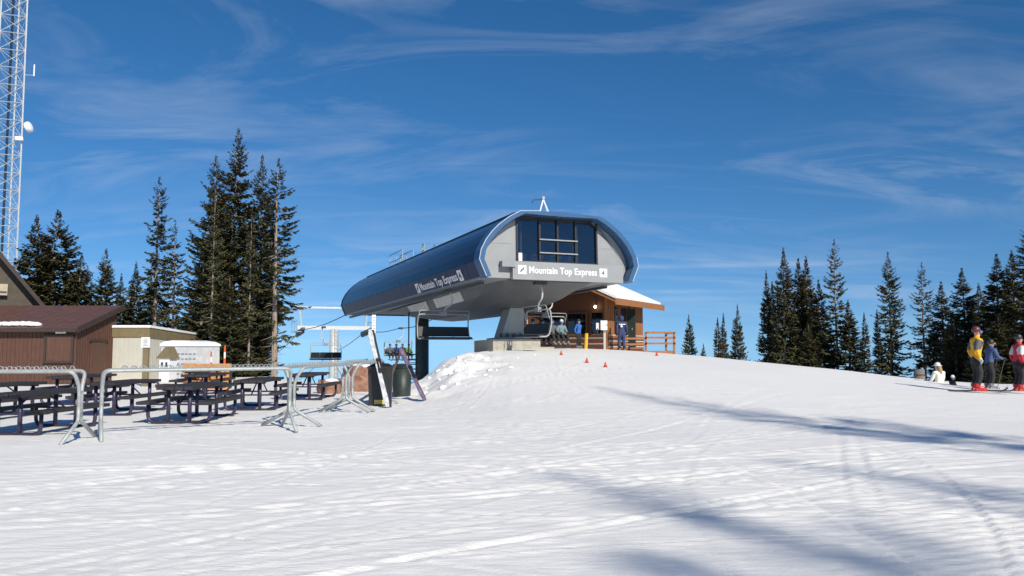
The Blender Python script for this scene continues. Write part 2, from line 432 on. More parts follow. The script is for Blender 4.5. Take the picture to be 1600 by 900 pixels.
def conifer_mesh(name, h, rmax, seed, start=.06, power=.85, per_m=26, droop=.3, ragged=.25, cone_tint=.5, wscale=1.0):
    r = np.random.default_rng(seed)
    nb = int(h * (1 - start) * per_m)
    tt = r.uniform(0, 1, nb) ** .92
    az = r.uniform(0, 2 * np.pi, nb)
    zb = h * (start + (1 - start) * tt)
    clump = .75 + .5 * (vnoise(az * 1.1 + seed, zb * 1.1, seed) + .5)
    ln = rmax * ((1 - tt) ** power * r.uniform(1 - ragged * 1.6, 1 + ragged * .5, nb) * clump * np.clip(.45 + (1 - tt) * 3.2, 0, 1) + .02)
    ln = np.maximum(ln, .06)
    low = np.clip((.10 - tt) / .10, 0, 1); ln *= 1 - .35 * low * r.uniform(0, 1, nb)
    el = np.interp(tt, [0, .3, .75, 1], [-.45 * droop * 2, -.25 * droop * 2, .15, .9]) + r.normal(0, .10, nb)
    ntw = np.maximum((ln / .027).astype(int), 9)
    bi = np.repeat(np.arange(nb), ntw)
    n = len(bi)
    s = r.uniform(.12, 1.0, n) ** .8
    l = ln[bi]; e = el[bi]; a = az[bi]
    outw = np.stack([np.cos(a), np.sin(a), np.zeros(n)], -1); sidev = np.stack([-np.sin(a), np.cos(a), np.zeros(n)], -1)
    zrise = np.tan(e) * s * l + .16 * l * s ** 2.2 - .10 * l * np.sin(np.pi * s)
    base = outw * (s * l * np.cos(e))[:, None]; base[:, 2] += zb[bi] + zrise
    sg = r.choice([-1., 1.], n)
    ang = r.uniform(.35, 1.15, n)
    d = outw * np.cos(ang)[:, None] + sidev * (sg * np.sin(ang))[:, None]
    d[:, 2] += r.normal(-.12, .25, n) + np.sin(e) * .5
    d /= np.linalg.norm(d, axis=1)[:, None]
    tl = np.clip((.14 + .30 * (1 - s) * np.minimum(l, 1.6)) * r.uniform(.7, 1.3, n), .09, .5)
    tipk = np.clip(.30 + (1 - tt[bi]) * 2.6, 0, 1)
    tl = tl * tipk; tw = (.036 + .045 * r.uniform(0, 1, n)) * wscale * (.5 + .5 * tipk)
    nrm = np.stack([r.normal(0, .45, n), r.normal(0, .45, n), np.ones(n)], -1)
    wv = np.cross(d, nrm); wv /= np.linalg.norm(wv, axis=1)[:, None]
    p0 = base; p1 = base + d * (tl * .45)[:, None] + wv * tw[:, None]; p2 = base + d * tl[:, None]; p3 = base + d * (tl * .45)[:, None] - wv * tw[:, None]
    p2[:, 2] -= .03
    V = np.stack([p0, p1, p2, p3], 1).reshape(-1, 3)
    Fc = np.arange(4 * n).reshape(-1, 4)
    me = np_mesh(name, V, Fc)
    g = r.uniform(0, 1, nb)[bi] * .6 + r.uniform(0, 1, n) * .4
    colA = np.array([.044, .048, .027]); colB = np.array([.150, .143, .064])
    c = colA + (colB - colA) * g[:, None]
    cone = (np.clip((tt[bi] - .45) / .5, 0, 1) * cone_tint * (r.uniform(0, 1, nb)[bi] > .45))[:, None]
    c = c * (1 - cone) + np.array([.125, .068, .045]) * cone
    C = np.ones((n, 4, 4)); C[:, :, :3] = c[:, None, :]
    att = me.color_attributes.new("tint", 'FLOAT_COLOR', 'POINT')
    att.data.foreach_set("color", C.astype(np.float32).ravel())
    me.materials.append(NEEDLE)
    return me
def trunk_mesh(name, h, r0, seed, dead=0, dead_lo=.1, dead_hi=.6, dead_len=.8):
    r = random.Random(seed); m = MB()
    k = 10; bx, by = r.uniform(-.12, .12), r.uniform(-.12, .12)
    pts = [(bx * math.sin(i / k * 2.5), by * math.sin(i / k * 3), -1.2 + (h + 1.0) * i / k) for i in range(k + 1)]
    m.tube(pts, [r0 * (1 - .93 * i / k) for i in range(k + 1)], 7)
    for i in range(dead):
        z = h * r.uniform(dead_lo, dead_hi); a = r.uniform(0, 6.28); l = dead_len * r.uniform(.4, 1.2)
        p = Vector((0, 0, z)); d = Vector((math.cos(a), math.sin(a), r.uniform(-.5, .1)))
        q = p + d * l * .6; e = q + (d + Vector((r.uniform(-.4, .4), r.uniform(-.4, .4), r.uniform(-.2, .3)))) * l * .4
        m.tube([p, q, e], [.022, .015, .006], 3)
    me_o = m.build(name, BARK); me = me_o.data; bpy.data.objects.remove(me_o); return me
PROTO = {}
def tree_proto(kind):
    if kind in PROTO: return PROTO[kind]
    # each prototype is modelled at its own height; copies scale it
    spec = {
        'broad_a': dict(h=10, rmax=2.3, seed=1, start=.03, power=.8, per_m=48, droop=.25, cone_tint=.45),
        'broad_b': dict(h=10, rmax=2.0, seed=2, start=.03, power=.85, per_m=48, droop=.3, cone_tint=.5),
        'spire_a': dict(h=11, rmax=1.35, seed=3, start=.03, power=.72, per_m=56, droop=.4, cone_tint=.6),
        'spire_b': dict(h=11, rmax=1.15, seed=4, start=.03, power=.7, per_m=56, droop=.45, cone_tint=.7),
        'spire_c': dict(h=11, rmax=1.6, seed=5, start=.03, power=.75, per_m=54, droop=.4, cone_tint=.5),
        'lanky_a': dict(h=14, rmax=1.75, seed=6, start=.20, power=.55, per_m=21, droop=.5, ragged=.5, cone_tint=.35),
        'lanky_b': dict(h=14, rmax=1.6, seed=7, start=.27, power=.5, per_m=17, droop=.5, ragged=.55, cone_tint=.3),
        'sparse': dict(h=14, rmax=2.3, seed=21, start=.18, power=.6, per_m=26, droop=.5, ragged=.5, cone_tint=.3, wscale=.36),
        'tall_a': dict(h=15, rmax=2.3, seed=8, start=.05, power=.62, per_m=40, droop=.45, ragged=.4, cone_tint=.4),
        'tall_b': dict(h=15, rmax=1.9, seed=9, start=.08, power=.6, per_m=35, droop=.45, ragged=.45, cone_tint=.4),
    }[kind]
    me = conifer_mesh("crown", **spec)
    lank = kind.startswith('lanky') or kind.startswith('tall')
    tm = trunk_mesh("trunk", spec['h'], .09 if kind == 'sparse' else .19 if lank else .15, spec['seed'], dead=60 if kind.startswith('lanky') else (30 if lank else 8), dead_lo=.05, dead_hi=.6, dead_len=1.0 if lank else .5)
    PROTO[kind] = (spec['h'], me, tm)
    return PROTO[kind]
def tree(kind, u, vtop, D, label, group, sx=1.0, rz=0.0, base=None):
    top = P(u, vtop, D)
    x, y = top.x, D
    z0 = gz(x, y) - .1 if base is None else base
    plant_tree(kind, x, y, z0, top.z - z0, label, group, sx, rz)
def plant_tree(kind, x, y, z0, H, label, group, sx=1.0, rz=0.0):
    h, me, tm = tree_proto(kind)
    o = thing("spruce_tree", (x, y, z0), rz, label, "tree", group)
    k = H / h
    o.scale = (k * sx, k * sx, k)
    for nm, d in (("trunk", tm), ("crown", me)):
        c = bpy.data.objects.new(nm, d); COL.objects.link(c); c.parent = o
GL = "spruces behind the sheds"; GT = "tall spruces beside the lift line"
tree('broad_b', 58, 338, 49, "broad dark spruce rising just right of the lattice tower behind the brown sheds", GL, 1.35, .3)
tree('broad_a', 92, 329, 47, "tallest broad spruce of the cluster beside the lattice tower", GL, 1.35, 1.2)
tree('broad_b', 128, 397, 46, "short spruce leaning on the right side of the cluster beside the lattice tower", GL, 1.3, 2.1)
tree('broad_a', 166, 389, 47, "lone pointed spruce rising over the gap between the brown and cream sheds", GL, 1.0, 3.0)
tree('spire_c', 190, 428, 49, "small thin spruce behind the brown shed roof end", GL, 1.1, 4.0)
tree('spire_a', 213, 410, 48, "small spruce above the left end of the cream shed", GL, 1.2, .8)
tree('lanky_a', 250, 277, 45, "tall ragged spruce with bare pale trunk above the cream shed", GT, 1.05, 1.7)
tree('lanky_b', 274, 343, 43, "thin spruce with bare straight trunk right beside the tall ragged one", GT, .9, 2.9)
tree('spire_c', 236, 430, 47, "low bushy spruce filling the gap behind the cream shed", GT, 1.5, .2)
tree('tall_a', 338, 244, 43, "tall dense spruce, second highest in the big clump by the lift line", GT, 1.05, 5.0)
tree('tall_a', 373, 202, 45, "highest spruce of the big clump by the lift line", GT, 1.1, .9)
tree('tall_b', 410, 243, 46, "slim tall spruce between the highest spruce and the bare-trunked one", GT, 1.0, 2.0)
tree('lanky_a', 436, 248, 41, "tall spruce with long bare double trunk at the lift line edge", GT, 1.2, 3.4)
tree('lanky_b', 424, 300, 42, "thinner spruce whose bare trunk stands against the double trunk", GT, .8, 1.0)
tree('lanky_b', 337, 290, 40.5, "spruce with bare pale trunk in front of the dense clump", GT, .7, 4.4)
tree('lanky_b', 394, 325, 40.5, "shorter spruce with bare trunk and dead twigs in front of the highest one", GT, .6, .4)
tree('broad_a', 318, 400, 42, "low full spruce at the foot of the big clump beside the cream shed", GT, 1.25, 2.5)
tree('broad_b', 358, 430, 40, "low full spruce in the middle foot of the big clump", GT, 1.4, 5.5)
tree('broad_a', 398, 440, 41.5, "low full spruce at the foot of the clump near the bare double trunk", GT, 1.2, 1.1)
GR = "spruces beyond the snow crest"
tree('broad_b', 1076, 492, 62, "small spruce just past the deck rail of the wooden hut", GR, .9, .5)
tree('spire_a', 1099, 537, 64, "tiny spruce beside the small one past the deck rail", GR, 1.2, 1.5)
tree('spire_b', 1121, 497, 66, "thin small spruce on the left of the low trio", GR, 1.0, 2.5)
tree('spire_b', 1130, 490, 70, "thin pale spruce in the middle of the low trio", GR, .9, .9)
tree('broad_b', 1152, 476, 63, "fullest spruce of the low trio on the crest", GR, .75, 3.5)
tree('spire_a', 1197, 424, 56, "narrow spire spruce at the left edge of the dark clump", GR, .85, 4.5)
tree('spire_b', 1206, 440, 57, "slim spire spruce close behind the left edge of the dark clump", GR, .9, 1.9)
tree('spire_a', 1224, 389, 54, "tall narrow spruce, second highest of the dark clump", GR, 1.15, 5.5)
tree('spire_c', 1247, 405, 55, "dark full spruce in the middle of the clump", GR, 1.25, .1)
tree('spire_a', 1259, 402, 56, "spire spruce touching the middle one of the dark clump", GR, 1.3, 1.1)
tree('spire_c', 1279, 438, 53, "lower full spruce between the clump middle and its highest tree", GR, 1.3, 2.2)
tree('lanky_a', 1303, 374, 52, "highest spruce of the dark clump with a pale trunk showing low down", GR, .95, 3.3)
tree('spire_a', 1325, 470, 51, "short spruce at the right foot of the highest clump tree", GR, 1.6, 4.4)
tree('spire_b', 1350, 489, 54, "small slender spruce standing alone between the clumps", GR, 1.0, 5.2)
tree('spire_b', 1370, 484, 50, "small slender spruce close to the lone ragged one", GR, .95, .6)
tree('tall_b', 1387, 394, 46, "ragged olive spruce with one branch poking out left near its top", GR, 1.05, 1.6)
tree('lanky_a', 1440, 410, 47, "thin ragged spruce with see-through branches left of the shaded wood", GR, 1.0, 2.6)
tree('spire_c', 1470, 441, 45, "dark low spruce above the seated person in white", GR, 1.5, 3.6)
tree('spire_c', 1502, 420, 43, "dark twin-topped looking spruce behind the skier in yellow", GR, 1.6, 4.6)
tree('spire_a', 1529, 444, 44, "narrow dark spruce rising over the yellow skier's head", GR, 1.5, 5.6)
tree('spire_c', 1557, 398, 41, "dark spruce behind the skier in the red and white jacket", GR, 1.6, .7)
tree('spire_a', 1580, 393, 40, "narrow dark spruce crowded against the tallest one of the shaded wood", GR, 1.5, 1.4)
tree('tall_b', 1606, 345, 37, "tallest dark spruce of the shaded wood, cut by the picture edge", GR, 1.5, 2.4)
tree('broad_b', 1490, 500, 40, "low wide spruce filling the foot of the shaded wood", GR, 1.7, 3.9)
tree('broad_a', 1560, 490, 37.5, "low wide spruce right behind the two standing skiers", GR, 1.8, 4.9)
tree('broad_b', 1262, 505, 50, "low bushy spruce filling the foot of the dark clump", GR, 1.5, 5.1)
tree('broad_a', 1530, 520, 36, "low bushy spruce between the yellow skier and the crouching one", GR, 1.6, .3)
# trees behind and beside the photographer, whose shadows fall on the snow
GB = "spruces behind the photographer"
for (kind, x, y, H, rz) in (('sparse', 24.3, -15.2, 30, .4), ('sparse', 22.8, -28.5, 30, 1.3), ('sparse', 26.0, -27.5, 30, 2.2), ('sparse', 30.0, -31.0, 31, .9)):
    plant_tree(kind, x, y, gz(x, y), H, "spruce standing out of view whose shadow streaks across the snow", GB, .62 if y > -20 else 1.15, rz)

# ------------------------------------------------------------------ lattice radio tower
def lattice_tower():
    D = 58
    base = P(-8, 560, D); bx = base.x
    g = gz(bx, D) - .2
    root = thing("radio_tower", (bx + .35, D, g), .35, "tall white lattice radio mast with dish and whip antennas", "tower")
    Hh = 34; W = 1.05
    tw = lambda z: W * (1 - .10 * z / Hh)
    ang = [math.radians(a) for a in (90, 210, 330)]
    def cp(i, z): return Vector((tw(z) * math.cos(ang[i]), tw(z) * math.sin(ang[i]), z))
    for i in range(3):
        MB().tube([cp(i, 0), cp(i, Hh)], .06, 6).build("leg", SILVER, root)
    n = 26; dz = Hh / n
    for i in range(3):
        j = (i + 1) % 3; m = MB()
        for k in range(n):
            z = k * dz
            m.tube([cp(i, z), cp(j, z)], .028, 4)
            m.tube([cp(i, z), cp(j, z + dz)], .024, 4); m.tube([cp(j, z), cp(i, z + dz)], .016, 4)
        m.build("bracing", SILVER, root)
    m = MB()
    for k in (-.06, 0, .06): m.tube([(k - .2, .1, 0), (k - .2, .1, Hh)], .025, 4)
    m.build("cable_run", BLACK, root)
    zz = P(47, 200, D).z - g
    d = MB().lathe([(.38, 0), (.40, .05), (.40, .25), (.33, .32), (.1, .36)], 14, Matrix.Translation((1.15, -.5, zz)) @ Matrix.Rotation(math.radians(70), 4, 'Y') @ Matrix.Rotation(.3, 4, 'X'))
    dish = d.build("dish", WHITE, root, True)
    MB().tube([cp(2, zz), (1.15, -.5, zz)], .04, 5).build("mount", SILVER, dish)
    for (u, v0, v1, sgn) in ((58, 100, 118, 1), (4, 55, 70, -1)):
        z1 = P(u, v0, D).z - g; z0 = P(u, v1, D).z - g
        x = 1.45 * sgn
        a = MB().tube([(x, -.4, z0), (x, -.4, z1)], .05, 5).build("antenna", WHITE, root)
        MB().tube([cp(2 if sgn > 0 else 1, z0), (x, -.4, z0 + .05)], .03, 4).build("antenna_arm", SILVER, a)
    MB().box((.75, -.7, zz - .9), (.5, .3, .25)).build("equipment_box", WHITE, root)
lattice_tower()

# ------------------------------------------------------------------ sheds on the left
def siding(m, x0, x1, y, z0, z1f, pitch=.16, d=.022, axis='x'):
    """battens proud of a wall; z1f gives the wall top at a position"""
    k = x0 + pitch / 2
    while k < x1:
        zt = z1f(k)
        if axis == 'x': m.box((k, y, (z0 + zt) / 2), (.035, d * 2, zt - z0))
        else: m.box((y, k, (z0 + zt) / 2), (d * 2, .035, zt - z0))
        k += pitch
def red_shed():
    x1 = P(118, 560, 33).x; x0 = x1 - 6.0; D = 33.0; dep = 3.3
    g = -.25
    root = thing("brown_shed", (x1, D, g), 0, "rust brown wooden shed with sloping metal roof and boarded window", "shed")
    zf = P(118, 514, 33).z - g; zb = P(178, 484, 36.3).z - g
    w = x0 - x1
    MB().prism([(0, 0), (dep, 0), (dep, zb), (0, zf)], 'x', w, 0).build("wall", SIDING_RED, root)
    m = MB(); siding(m, w, -.05, 0, 0, lambda k: zf, .17); siding(m, .1, dep, 0, 0, lambda k: zf + (zb - zf) * k / dep, .2, axis='y')
    m.build("batten_siding", SIDING_RED, root)["kind"] = "stuff"
    sl = (zb - zf) / dep; o = .3
    rf = MB().prism([(-o, zf - o * sl + .03), (dep + o, zb + o * sl + .03), (dep + o, zb + o * sl + .12), (-o, zf - o * sl + .12)], 'x', w - .2, .18).build("roof", ROOF_RED, root)
    m = MB()
    for k in range(1, 15):
        xx = w + k * .42
        m.bar((xx, -o + .01, zf - o * sl + .122), (xx, dep + o, zb + o * sl + .122), .03, .012)
    m.build("roof_seam", ROOF_RED, rf)
    MB().bar((.2, -o, zf - o * sl + .04), (.2, dep + o, zb + o * sl + .04), .05, .22).build("barge_board", TRIM_BROWN, rf)
    MB().box(((w + 0) / 2, -o - .02, zf - o * sl + .04), (-w + .3, .04, .16)).build("eave_board", TRIM_BROWN, rf)
    sn = MB()
    r = random.Random(4)
    for k in range(16):
        t = k / 15
        sn.lathe([(r.uniform(.18, .3), 0), (.2, .10), (.06, .16)], 8, Matrix.Translation((-3.4 + 1.7 * t, .02 + r.uniform(0, .35) * (1 - t) + .05, zf + .16 * sl + .08 + r.uniform(0, .04))))
    sn.build("roof_snow_patch", SNOWCAP, rf, True)
    wx = P(93, 545, 33).x - x1; wz = P(93, 545, 33).z - g
    sh = MB().box((wx, -.05, wz), (1.0, .05, 1.0)).build("window_shutter", SIDING_RED, root)
    m = MB()
    for (cx, cz, dx, dz) in ((0, .54, 1.2, .09), (0, -.54, 1.2, .09), (-.56, 0, .09, 1.0), (.56, 0, .09, 1.0)):
        m.box((wx + cx, -.06, wz + cz), (dx, .09, dz))
    m.build("frame", TRIM_BROWN, sh)
    MB().box((wx + .05, -.05, wz + .68), (.42, .03, .12)).build("name_plate", WHITE, root)
    m = MB().box((.03, dep * .52, 1.0), (.05, 1.2, 2.0)); m.build("door", SIDING_RED, root)
    m = MB().box((.05, dep * .52, 2.06), (.06, 1.5, .08)); m.build("door_track", TRIM_BROWN, root)
red_shed()
def gable_building():
    D = 40; c = P(62, 479, D); g = gz(c.x, D) - .3
    root = thing("lodge_building", (c.x, D, g), .62, "large dark brown lodge with steep gable roof behind the brown shed", "building")
    e = c.z - g; s = 1.28; W = 5.0
    MB().prism([(0, 0), (-2 * W, 0), (-2 * W, e), (-W, e + W * s), (0, e)], 'y', 0, 9).build("wall", mat("dark_olive_siding", (.075, .062, .045), .75, 0, .2, 4), root)
    for sgn in (1, -1):
        xe = .45 if sgn > 0 else -2 * W - .45
        m = MB().prism([(xe, e - .45 * s), (-W, e + W * s), (-W, e + W * s + .32), (xe, e - .45 * s + .28)], 'y', -.6, 9.4)
        m.build("roof", TRIM_BROWN, root)
    lz = P(12, 455, D)
    o = MB().box((lz.x - c.x, -.15, lz.z - g), (.45, .3, .55)).build("vent_box", mat("tan_metal", (.42, .36, .24), .6, 0, .1, 4), root)  # even tan colour for the box
    MB().box((lz.x - c.x, -.31, lz.z - g - .12), (.4, .03, .08)).build("louvre", DARKGREY, o)
gable_building()
def cream_shed():
    D = 36; c = P(232, 545, D); g = -.3; dep = 6.2
    root = thing("cream_shed", (c.x, D, g), 0, "cream corrugated storage shed with olive band and snow on its flat roof", "shed")
    w = P(168, 545, D).x - c.x - .5
    zf = P(232, 512, D).z - g; zb = P(308, 525, D + dep).z - g
    MB().prism([(0, 0), (dep, 0), (dep, zb - .35), (0, zf - .35)], 'x', w, 0).build("wall", CREAM, root)
    m = MB()
    siding(m, w, 0, 0, 0, lambda k: zf - .4, .2, .012); siding(m, 0.05, dep, 0, 0, lambda k: zf - .4 + (zb - zf) * k / dep, .2, .012, 'y')
    m.build("corrugation", CREAM, root)["kind"] = "stuff"
    rf = MB().prism([(-.06, zf - .42), (dep + .06, zb - .42), (dep + .06, zb), (-.06, zf)], 'x', w - .06, .06).build("roof", OLIVE, root)
    m = MB().prism([(-.10, zf + .003), (dep + .1, zb + .003), (dep + .1, zb + .10), (-.04, zf + .11), (-.10, zf + .05)], 'x', w - .1, .10); m.build("roof_snow", SNOWCAP, rf)
cream_shed()
def tank():
    D = 32.5; c = P(282, 592, D); g = gz(c.x, D) - .1
    root = thing("storage_bin", (c.x, D, g), -.25, "white patterned storage bin capped with rounded snow beside the cream shed", "bin")
    h = P(282, 541, D).z - g
    MB().box((0, .6, h / 2), (1.75, 1.5, h), taper=(.97, .97)).build("body", mat("speckled_white_panel", (.58, .58, .57), .6, 0, .16, 5), root)
    m = MB()
    for i in range(9):
        for j in range(6):
            m.box((-.72 + i * .18, -.165 + .012 * j / 5, .35 + j * .2), (.10, .02, .035))
    m.build("vent_slot", MIDGREY, root)["kind"] = "stuff"
    m = MB(); n = 10
    prof = [(-.9, 0), (-.88, .1), (-.7, .19), (-.3, .235), (.2, .23), (.65, .17), (.87, .08), (.9, 0)]
    m.prism([(a, b_ + h + .003) for a, b_ in prof], 'y', -.17, 1.37); m.build("snow_cap", SNOWCAP, root, False)
tank()
def post_box():
    D = 30; c = P(262, 590, D); g = gz(c.x, D)
    root = thing("waste_box", (c.x, D, g), -.2, "small white metal box with brown gabled lid near the storage bin", "box")
    hz = P(262, 560, D).z - g
    MB().box((0, 0, hz / 2 + .1), (.42, .45, hz - .2)).build("body", WHITE, root)
    MB().prism([(-.34, hz), (.30, hz), (.06, hz + .44)], 'y', -.27, .27).build("lid", OLIVE, root)
    for k in (-.09, .09): MB().box((k, -.235, hz - .22), (.08, .02, .16)).build("slot", DARKGREY, root)
    MB().box((0, 0, .06), (.6, .6, .12)).build("base", TRIM_BROWN, root)
post_box()
def notice():
    D = 31; c = P(227, 595, D); g = gz(c.x, D)
    root = thing("notice_post", (c.x, D, g), 0, "white notice sheet on an olive brown wooden post before the cream shed", "sign")
    zt = P(227, 527, D).z - g; zl = P(227, 543, D).z - g
    MB().box((0, 0, zl / 2 + .1), (.22, .12, zl + .2)).build("post", OLIVE, root)
    s = MB().box((0, -.085, (zt + zl) / 2), (.33, .03, zt - zl)).build("notice_sheet", WHITE, root)
    m = MB()
    r = random.Random(2)
    for k in range(6): m.box((r.uniform(-.01, .01), -.103, zl + .08 + k * .05), (r.uniform(.12, .22), .004, .016))
    m.build("print", DARKGREY, s)
notice()
def planter():
    D = 29; a = P(290, 600, D); b_ = P(357, 600, D); g = gz(a.x, D) - .05
    root = thing("wooden_crate", ((a.x + b_.x) / 2, D, g), .12, "orange stained plank crate with a thick top rail behind the tables", "crate")
    W = b_.x - a.x; zt = P(323, 573, D).z - g
    n = 9
    for k in range(n):
        MB().box((-W / 2 + W * (k + .5) / n, random.Random(k).uniform(-.006, .006), zt / 2), (W / n - .012, .035, zt)).build("plank", ORANGE_WOOD, root)
    MB().box((0, .35, zt / 2 - .05), (W - .1, .6, zt - .1)).build("inner_box", TRIM_BROWN, root)
    MB().box((0, -.01, zt + .03), (W + .12, .12, .16)).build("top_rail", ORANGE_WOOD, root)
    MB().box((-W / 2 - .03, .35, zt / 2), (.04, .7, zt)).build("side_panel", ORANGE_WOOD, root)
planter()
def delineator(u, vt, D, label):
    p = P(u, 600, D); g = gz(p.x, D)
    zt = P(u, vt, D).z - g
    root = thing("traffic_marker", (p.x, D, g), 0, label, "marker", "orange markers beyond the crate")
    MB().lathe([(.2, 0), (.2, .05), (.09, .07)], 10).build("base", BLACK, root)
    seg = [(.07, 0), (.06, .33), (.055, .5), (.05, .67), (.045, .83), (.035, 1.0)]
    mats = [CONE, CONE, WHITE, CONE, WHITE, CONE]
    for i in range(5):
        (r0, t0), (r1, t1) = seg[i], seg[i + 1]
        MB().lathe([(r0 * .8, .07 + t0 * (zt - .07)), (r1 * .8, .07 + t1 * (zt - .07))], 10).build("band", mats[i + 1], root)
delineator(329, 549, 31, "shorter orange and white traffic marker beyond the plank crate")
delineator(350, 540, 32, "taller orange traffic marker beyond the right end of the plank crate")

# ------------------------------------------------------------------ picnic tables
def make_table():
    root = thing("picnic_table", (0, 0, 0), 0, "", "picnic table")
    for k in range(4):
        MB().box((-.285 + k * .19, 0, .745), (.175, 2.15, .065)).build("top_plank", TABLE_TOP, root)
    for s in (-1, 1):
        bn = MB().box((s * .64, 0, .44), (.27, 2.15, .065)).build("bench", TABLE_TOP, root)
    for yy in (-.8, .8):
        fr = MB().tube(rounded([(-.64, yy, .42), (-.64, yy, .03), (.64, yy, .03), (.64, yy, .42)], .17), .037, 7).build("skid_frame", TABLE_FRAME, root, True)
        for xx in (-.22, .22):
            MB().tube([(xx, yy, .03), (xx, yy, .72)], .042, 7).build("leg", TABLE_FRAME, root, True)
        MB().box((0, yy, .70), (.7, .05, .045)).build("cross_bar", TABLE_FRAME, root)
        MB().tube([(-.64, yy, .40), (.64, yy, .40)], .02, 5).build("bench_bar", TABLE_FRAME, root)
    for s in (-1, 1):
        MB().tube([(0, s * .78, .40), (0, s * .25, .70)], .018, 5).build("brace", TABLE_FRAME, root)
    return root
tab0 = make_table()
TABLES = [(-9.15, 15.6, -.10, "dark plank picnic table right behind the first ski rack's free end"),
          (-6.95, 17.6, .02, "dark picnic table behind the long middle ski rack, between its two ends"),
          (-9.35, 19.4, -.06, "dark picnic table second in the row before the brown shed window"),
          (-6.55, 20.9, .05, "dark picnic table second in the row leading to the red boulders"),
          (-11.6, 18.2, -.12, "dark picnic table in the outer row before the brown shed wall"),
          (-11.9, 22.3, -.05, "dark picnic table in the outer row closest to the brown shed"),
          (-8.9, 23.4, .08, "dark picnic table before the orange plank crate"),
          (-6.2, 24.6, .0, "dark picnic table farthest along the row beside the red boulders"),
          (-10.2, 26.6, .1, "dark picnic table standing between the plank crate and the brown shed")]
for i, (x, y, a, lb) in enumerate(TABLES):
    o = tab0 if i == 0 else copy_tree(tab0)
    o.location = (x, y, gz(x, y) - .01); o.rotation_euler = (0, 0, a)
    tag(o, lb, "picnic table", "picnic tables on the snow")

# ------------------------------------------------------------------ ski racks
def make_rack(Ln, label, x, y, rz):
    """rails along local x from 0 to Ln, feet splayed along local y"""
    root = thing("ski_rack", (x, y, min(gz(x, y), gz(x + Ln * math.cos(rz), y + Ln * math.sin(rz))) - .01), rz, label, "ski rack", "galvanised ski racks")
    H = 1.2
    for s in (-1, 1):
        yy = s * .21
        pts = rounded([(.0, s * .04, .42), (.0, s * .04, .92), (.02 , yy, H), (.25, yy, H), (Ln - .25, yy, H), (Ln - .02, yy, H), (Ln, s * .04, .92), (Ln, s * .04, .42)], .13, 6)
        rl = MB().tube(pts, .033, 8).build("rail", GALV, root, True)
        m = MB(); k = .3
        while k < Ln - .3:
            m.tube([(k, yy, H + .02), (k + .03, yy, H + .075), (k + .07, yy, H + .075), (k + .10, yy, H + .02)], .008, 4)
            k += .15
        m.build("hook_row", GALV, rl)
    for xx in (0, Ln):
        for s in (-1, 1):
            MB().tube(rounded([(xx, s * .042, .6), (xx, s * .042, .36), (xx + .0, s * .62, .03)], .08), .033, 8).build("foot", GALV, root, True)
        MB().box((xx, 0, .5), (.05, .09, .03)).build("clamp", GALV, root)
        MB().box((xx, 0, .85), (.05, .09, .03)).build("clamp", GALV, root)
    return root
make_rack(3.0, "galvanised ski rack before the first picnic table, running out of view", -10.35, 13.55, .06)
make_rack(3.25, "long galvanised ski rack in front of the cream shed and picnic tables", -7.18, 14.1, .50)
make_rack(3.4, "galvanised ski rack seen end on beyond the long one", -4.42, 16.2, 1.47)
make_rack(2.7, "galvanised ski rack with silver skis leaning on it beside the black bin", -4.0, 19.95, 1.50)

# skis, board, bins
def ski_pair(bottom, top, label, mats, wide=.085, cat="skis", name="ski_pair", gap=.24):
    b0 = Vector(bottom); t0 = Vector(top)
    root = thing(name, b0, 0, label, cat)
    d = t0 - b0; Ls = d.length; q = d.to_track_quat('Z', 'Y')
    side = (q @ Vector((1, 0, 0))); nrm = q @ Vector((0, 1, 0))
    for k, mm in enumerate(mats):
        m = MB(); n = 14
        for i in range(n):
            s0, s1 = i / n, (i + 1) / n
            w = lambda s: wide * (1 - .22 * math.sin(math.pi * s)) * (1 if .04 < s < .97 else .55)
            off = nrm * (.012 + (k * .03)) + side * (k * gap * .4)
            cb = lambda s: nrm * (.045 * (s - .9) / .1 if s > .9 else 0)
            A = d * s0 + off + cb(s0); B = d * s1 + off + cb(s1)
            th = nrm * .012
            vs = [A - side * w(s0), A + side * w(s0), B + side * w(s1), B - side * w(s1)]
            m.add([v for v in vs] + [v + th for v in vs], [(0, 1, 2, 3), (7, 6, 5, 4), (0, 4, 5, 1), (1, 5, 6, 2), (2, 6, 7, 3), (3, 7, 4, 0)])
        sk = m.build("ski" if cat == "skis" else "deck", mm, root)
        if cat == "skis":
            mb = MB(); c = d * .46 + nrm * (.05 + k * .03) + side * (k * gap * .4)
            R = q.to_matrix()
            mb.box(c, (.07, .06, .12), R); mb.box(c + d.normalized() * .3, (.065, .07, .09), R); mb.box(c + d.normalized() * .15, (.05, .02, .3), R)
            mb.build("binding", BLACK, sk)
    return root
SKI_S = mat("silver_white_ski", (.55, .56, .58), .35, .1, .35, 9, color2=(.75, .75, .76))
SKI_D = mat("black_ski", (.03, .03, .035), .35, 0, .3, 9)
SKI_P = mat("purple_grey_board", (.07, .05, .13), .4, 0, .3, 6, color2=(.24, .22, .32))
SKI_B = mat("brown_ski", (.16, .075, .05), .45, 0, .3, 7)
bq = on_ground(609, 637); ski_pair(bq, P(580, 517, bq.y + .65), "silver and black pair of skis leaning on the ski rack before the black bin", [SKI_D, SKI_S])
bq = on_ground(664, 626); ap = P(627, 547, bq.y + .5)
ski_pair(bq, ap, "purple and grey skis leaning against the brown pair beside the green bin", [SKI_B, SKI_P], .08)
b2 = Vector((ap.x - .6, ap.y + .3, 0)); b2.z = gz(b2.x, b2.y)
ski_pair(b2, ap + Vector((.03, .10, .06)), "brown skis tilted over the bins and meeting the purple pair at the tips", [SKI_B, SKI_B], .08)
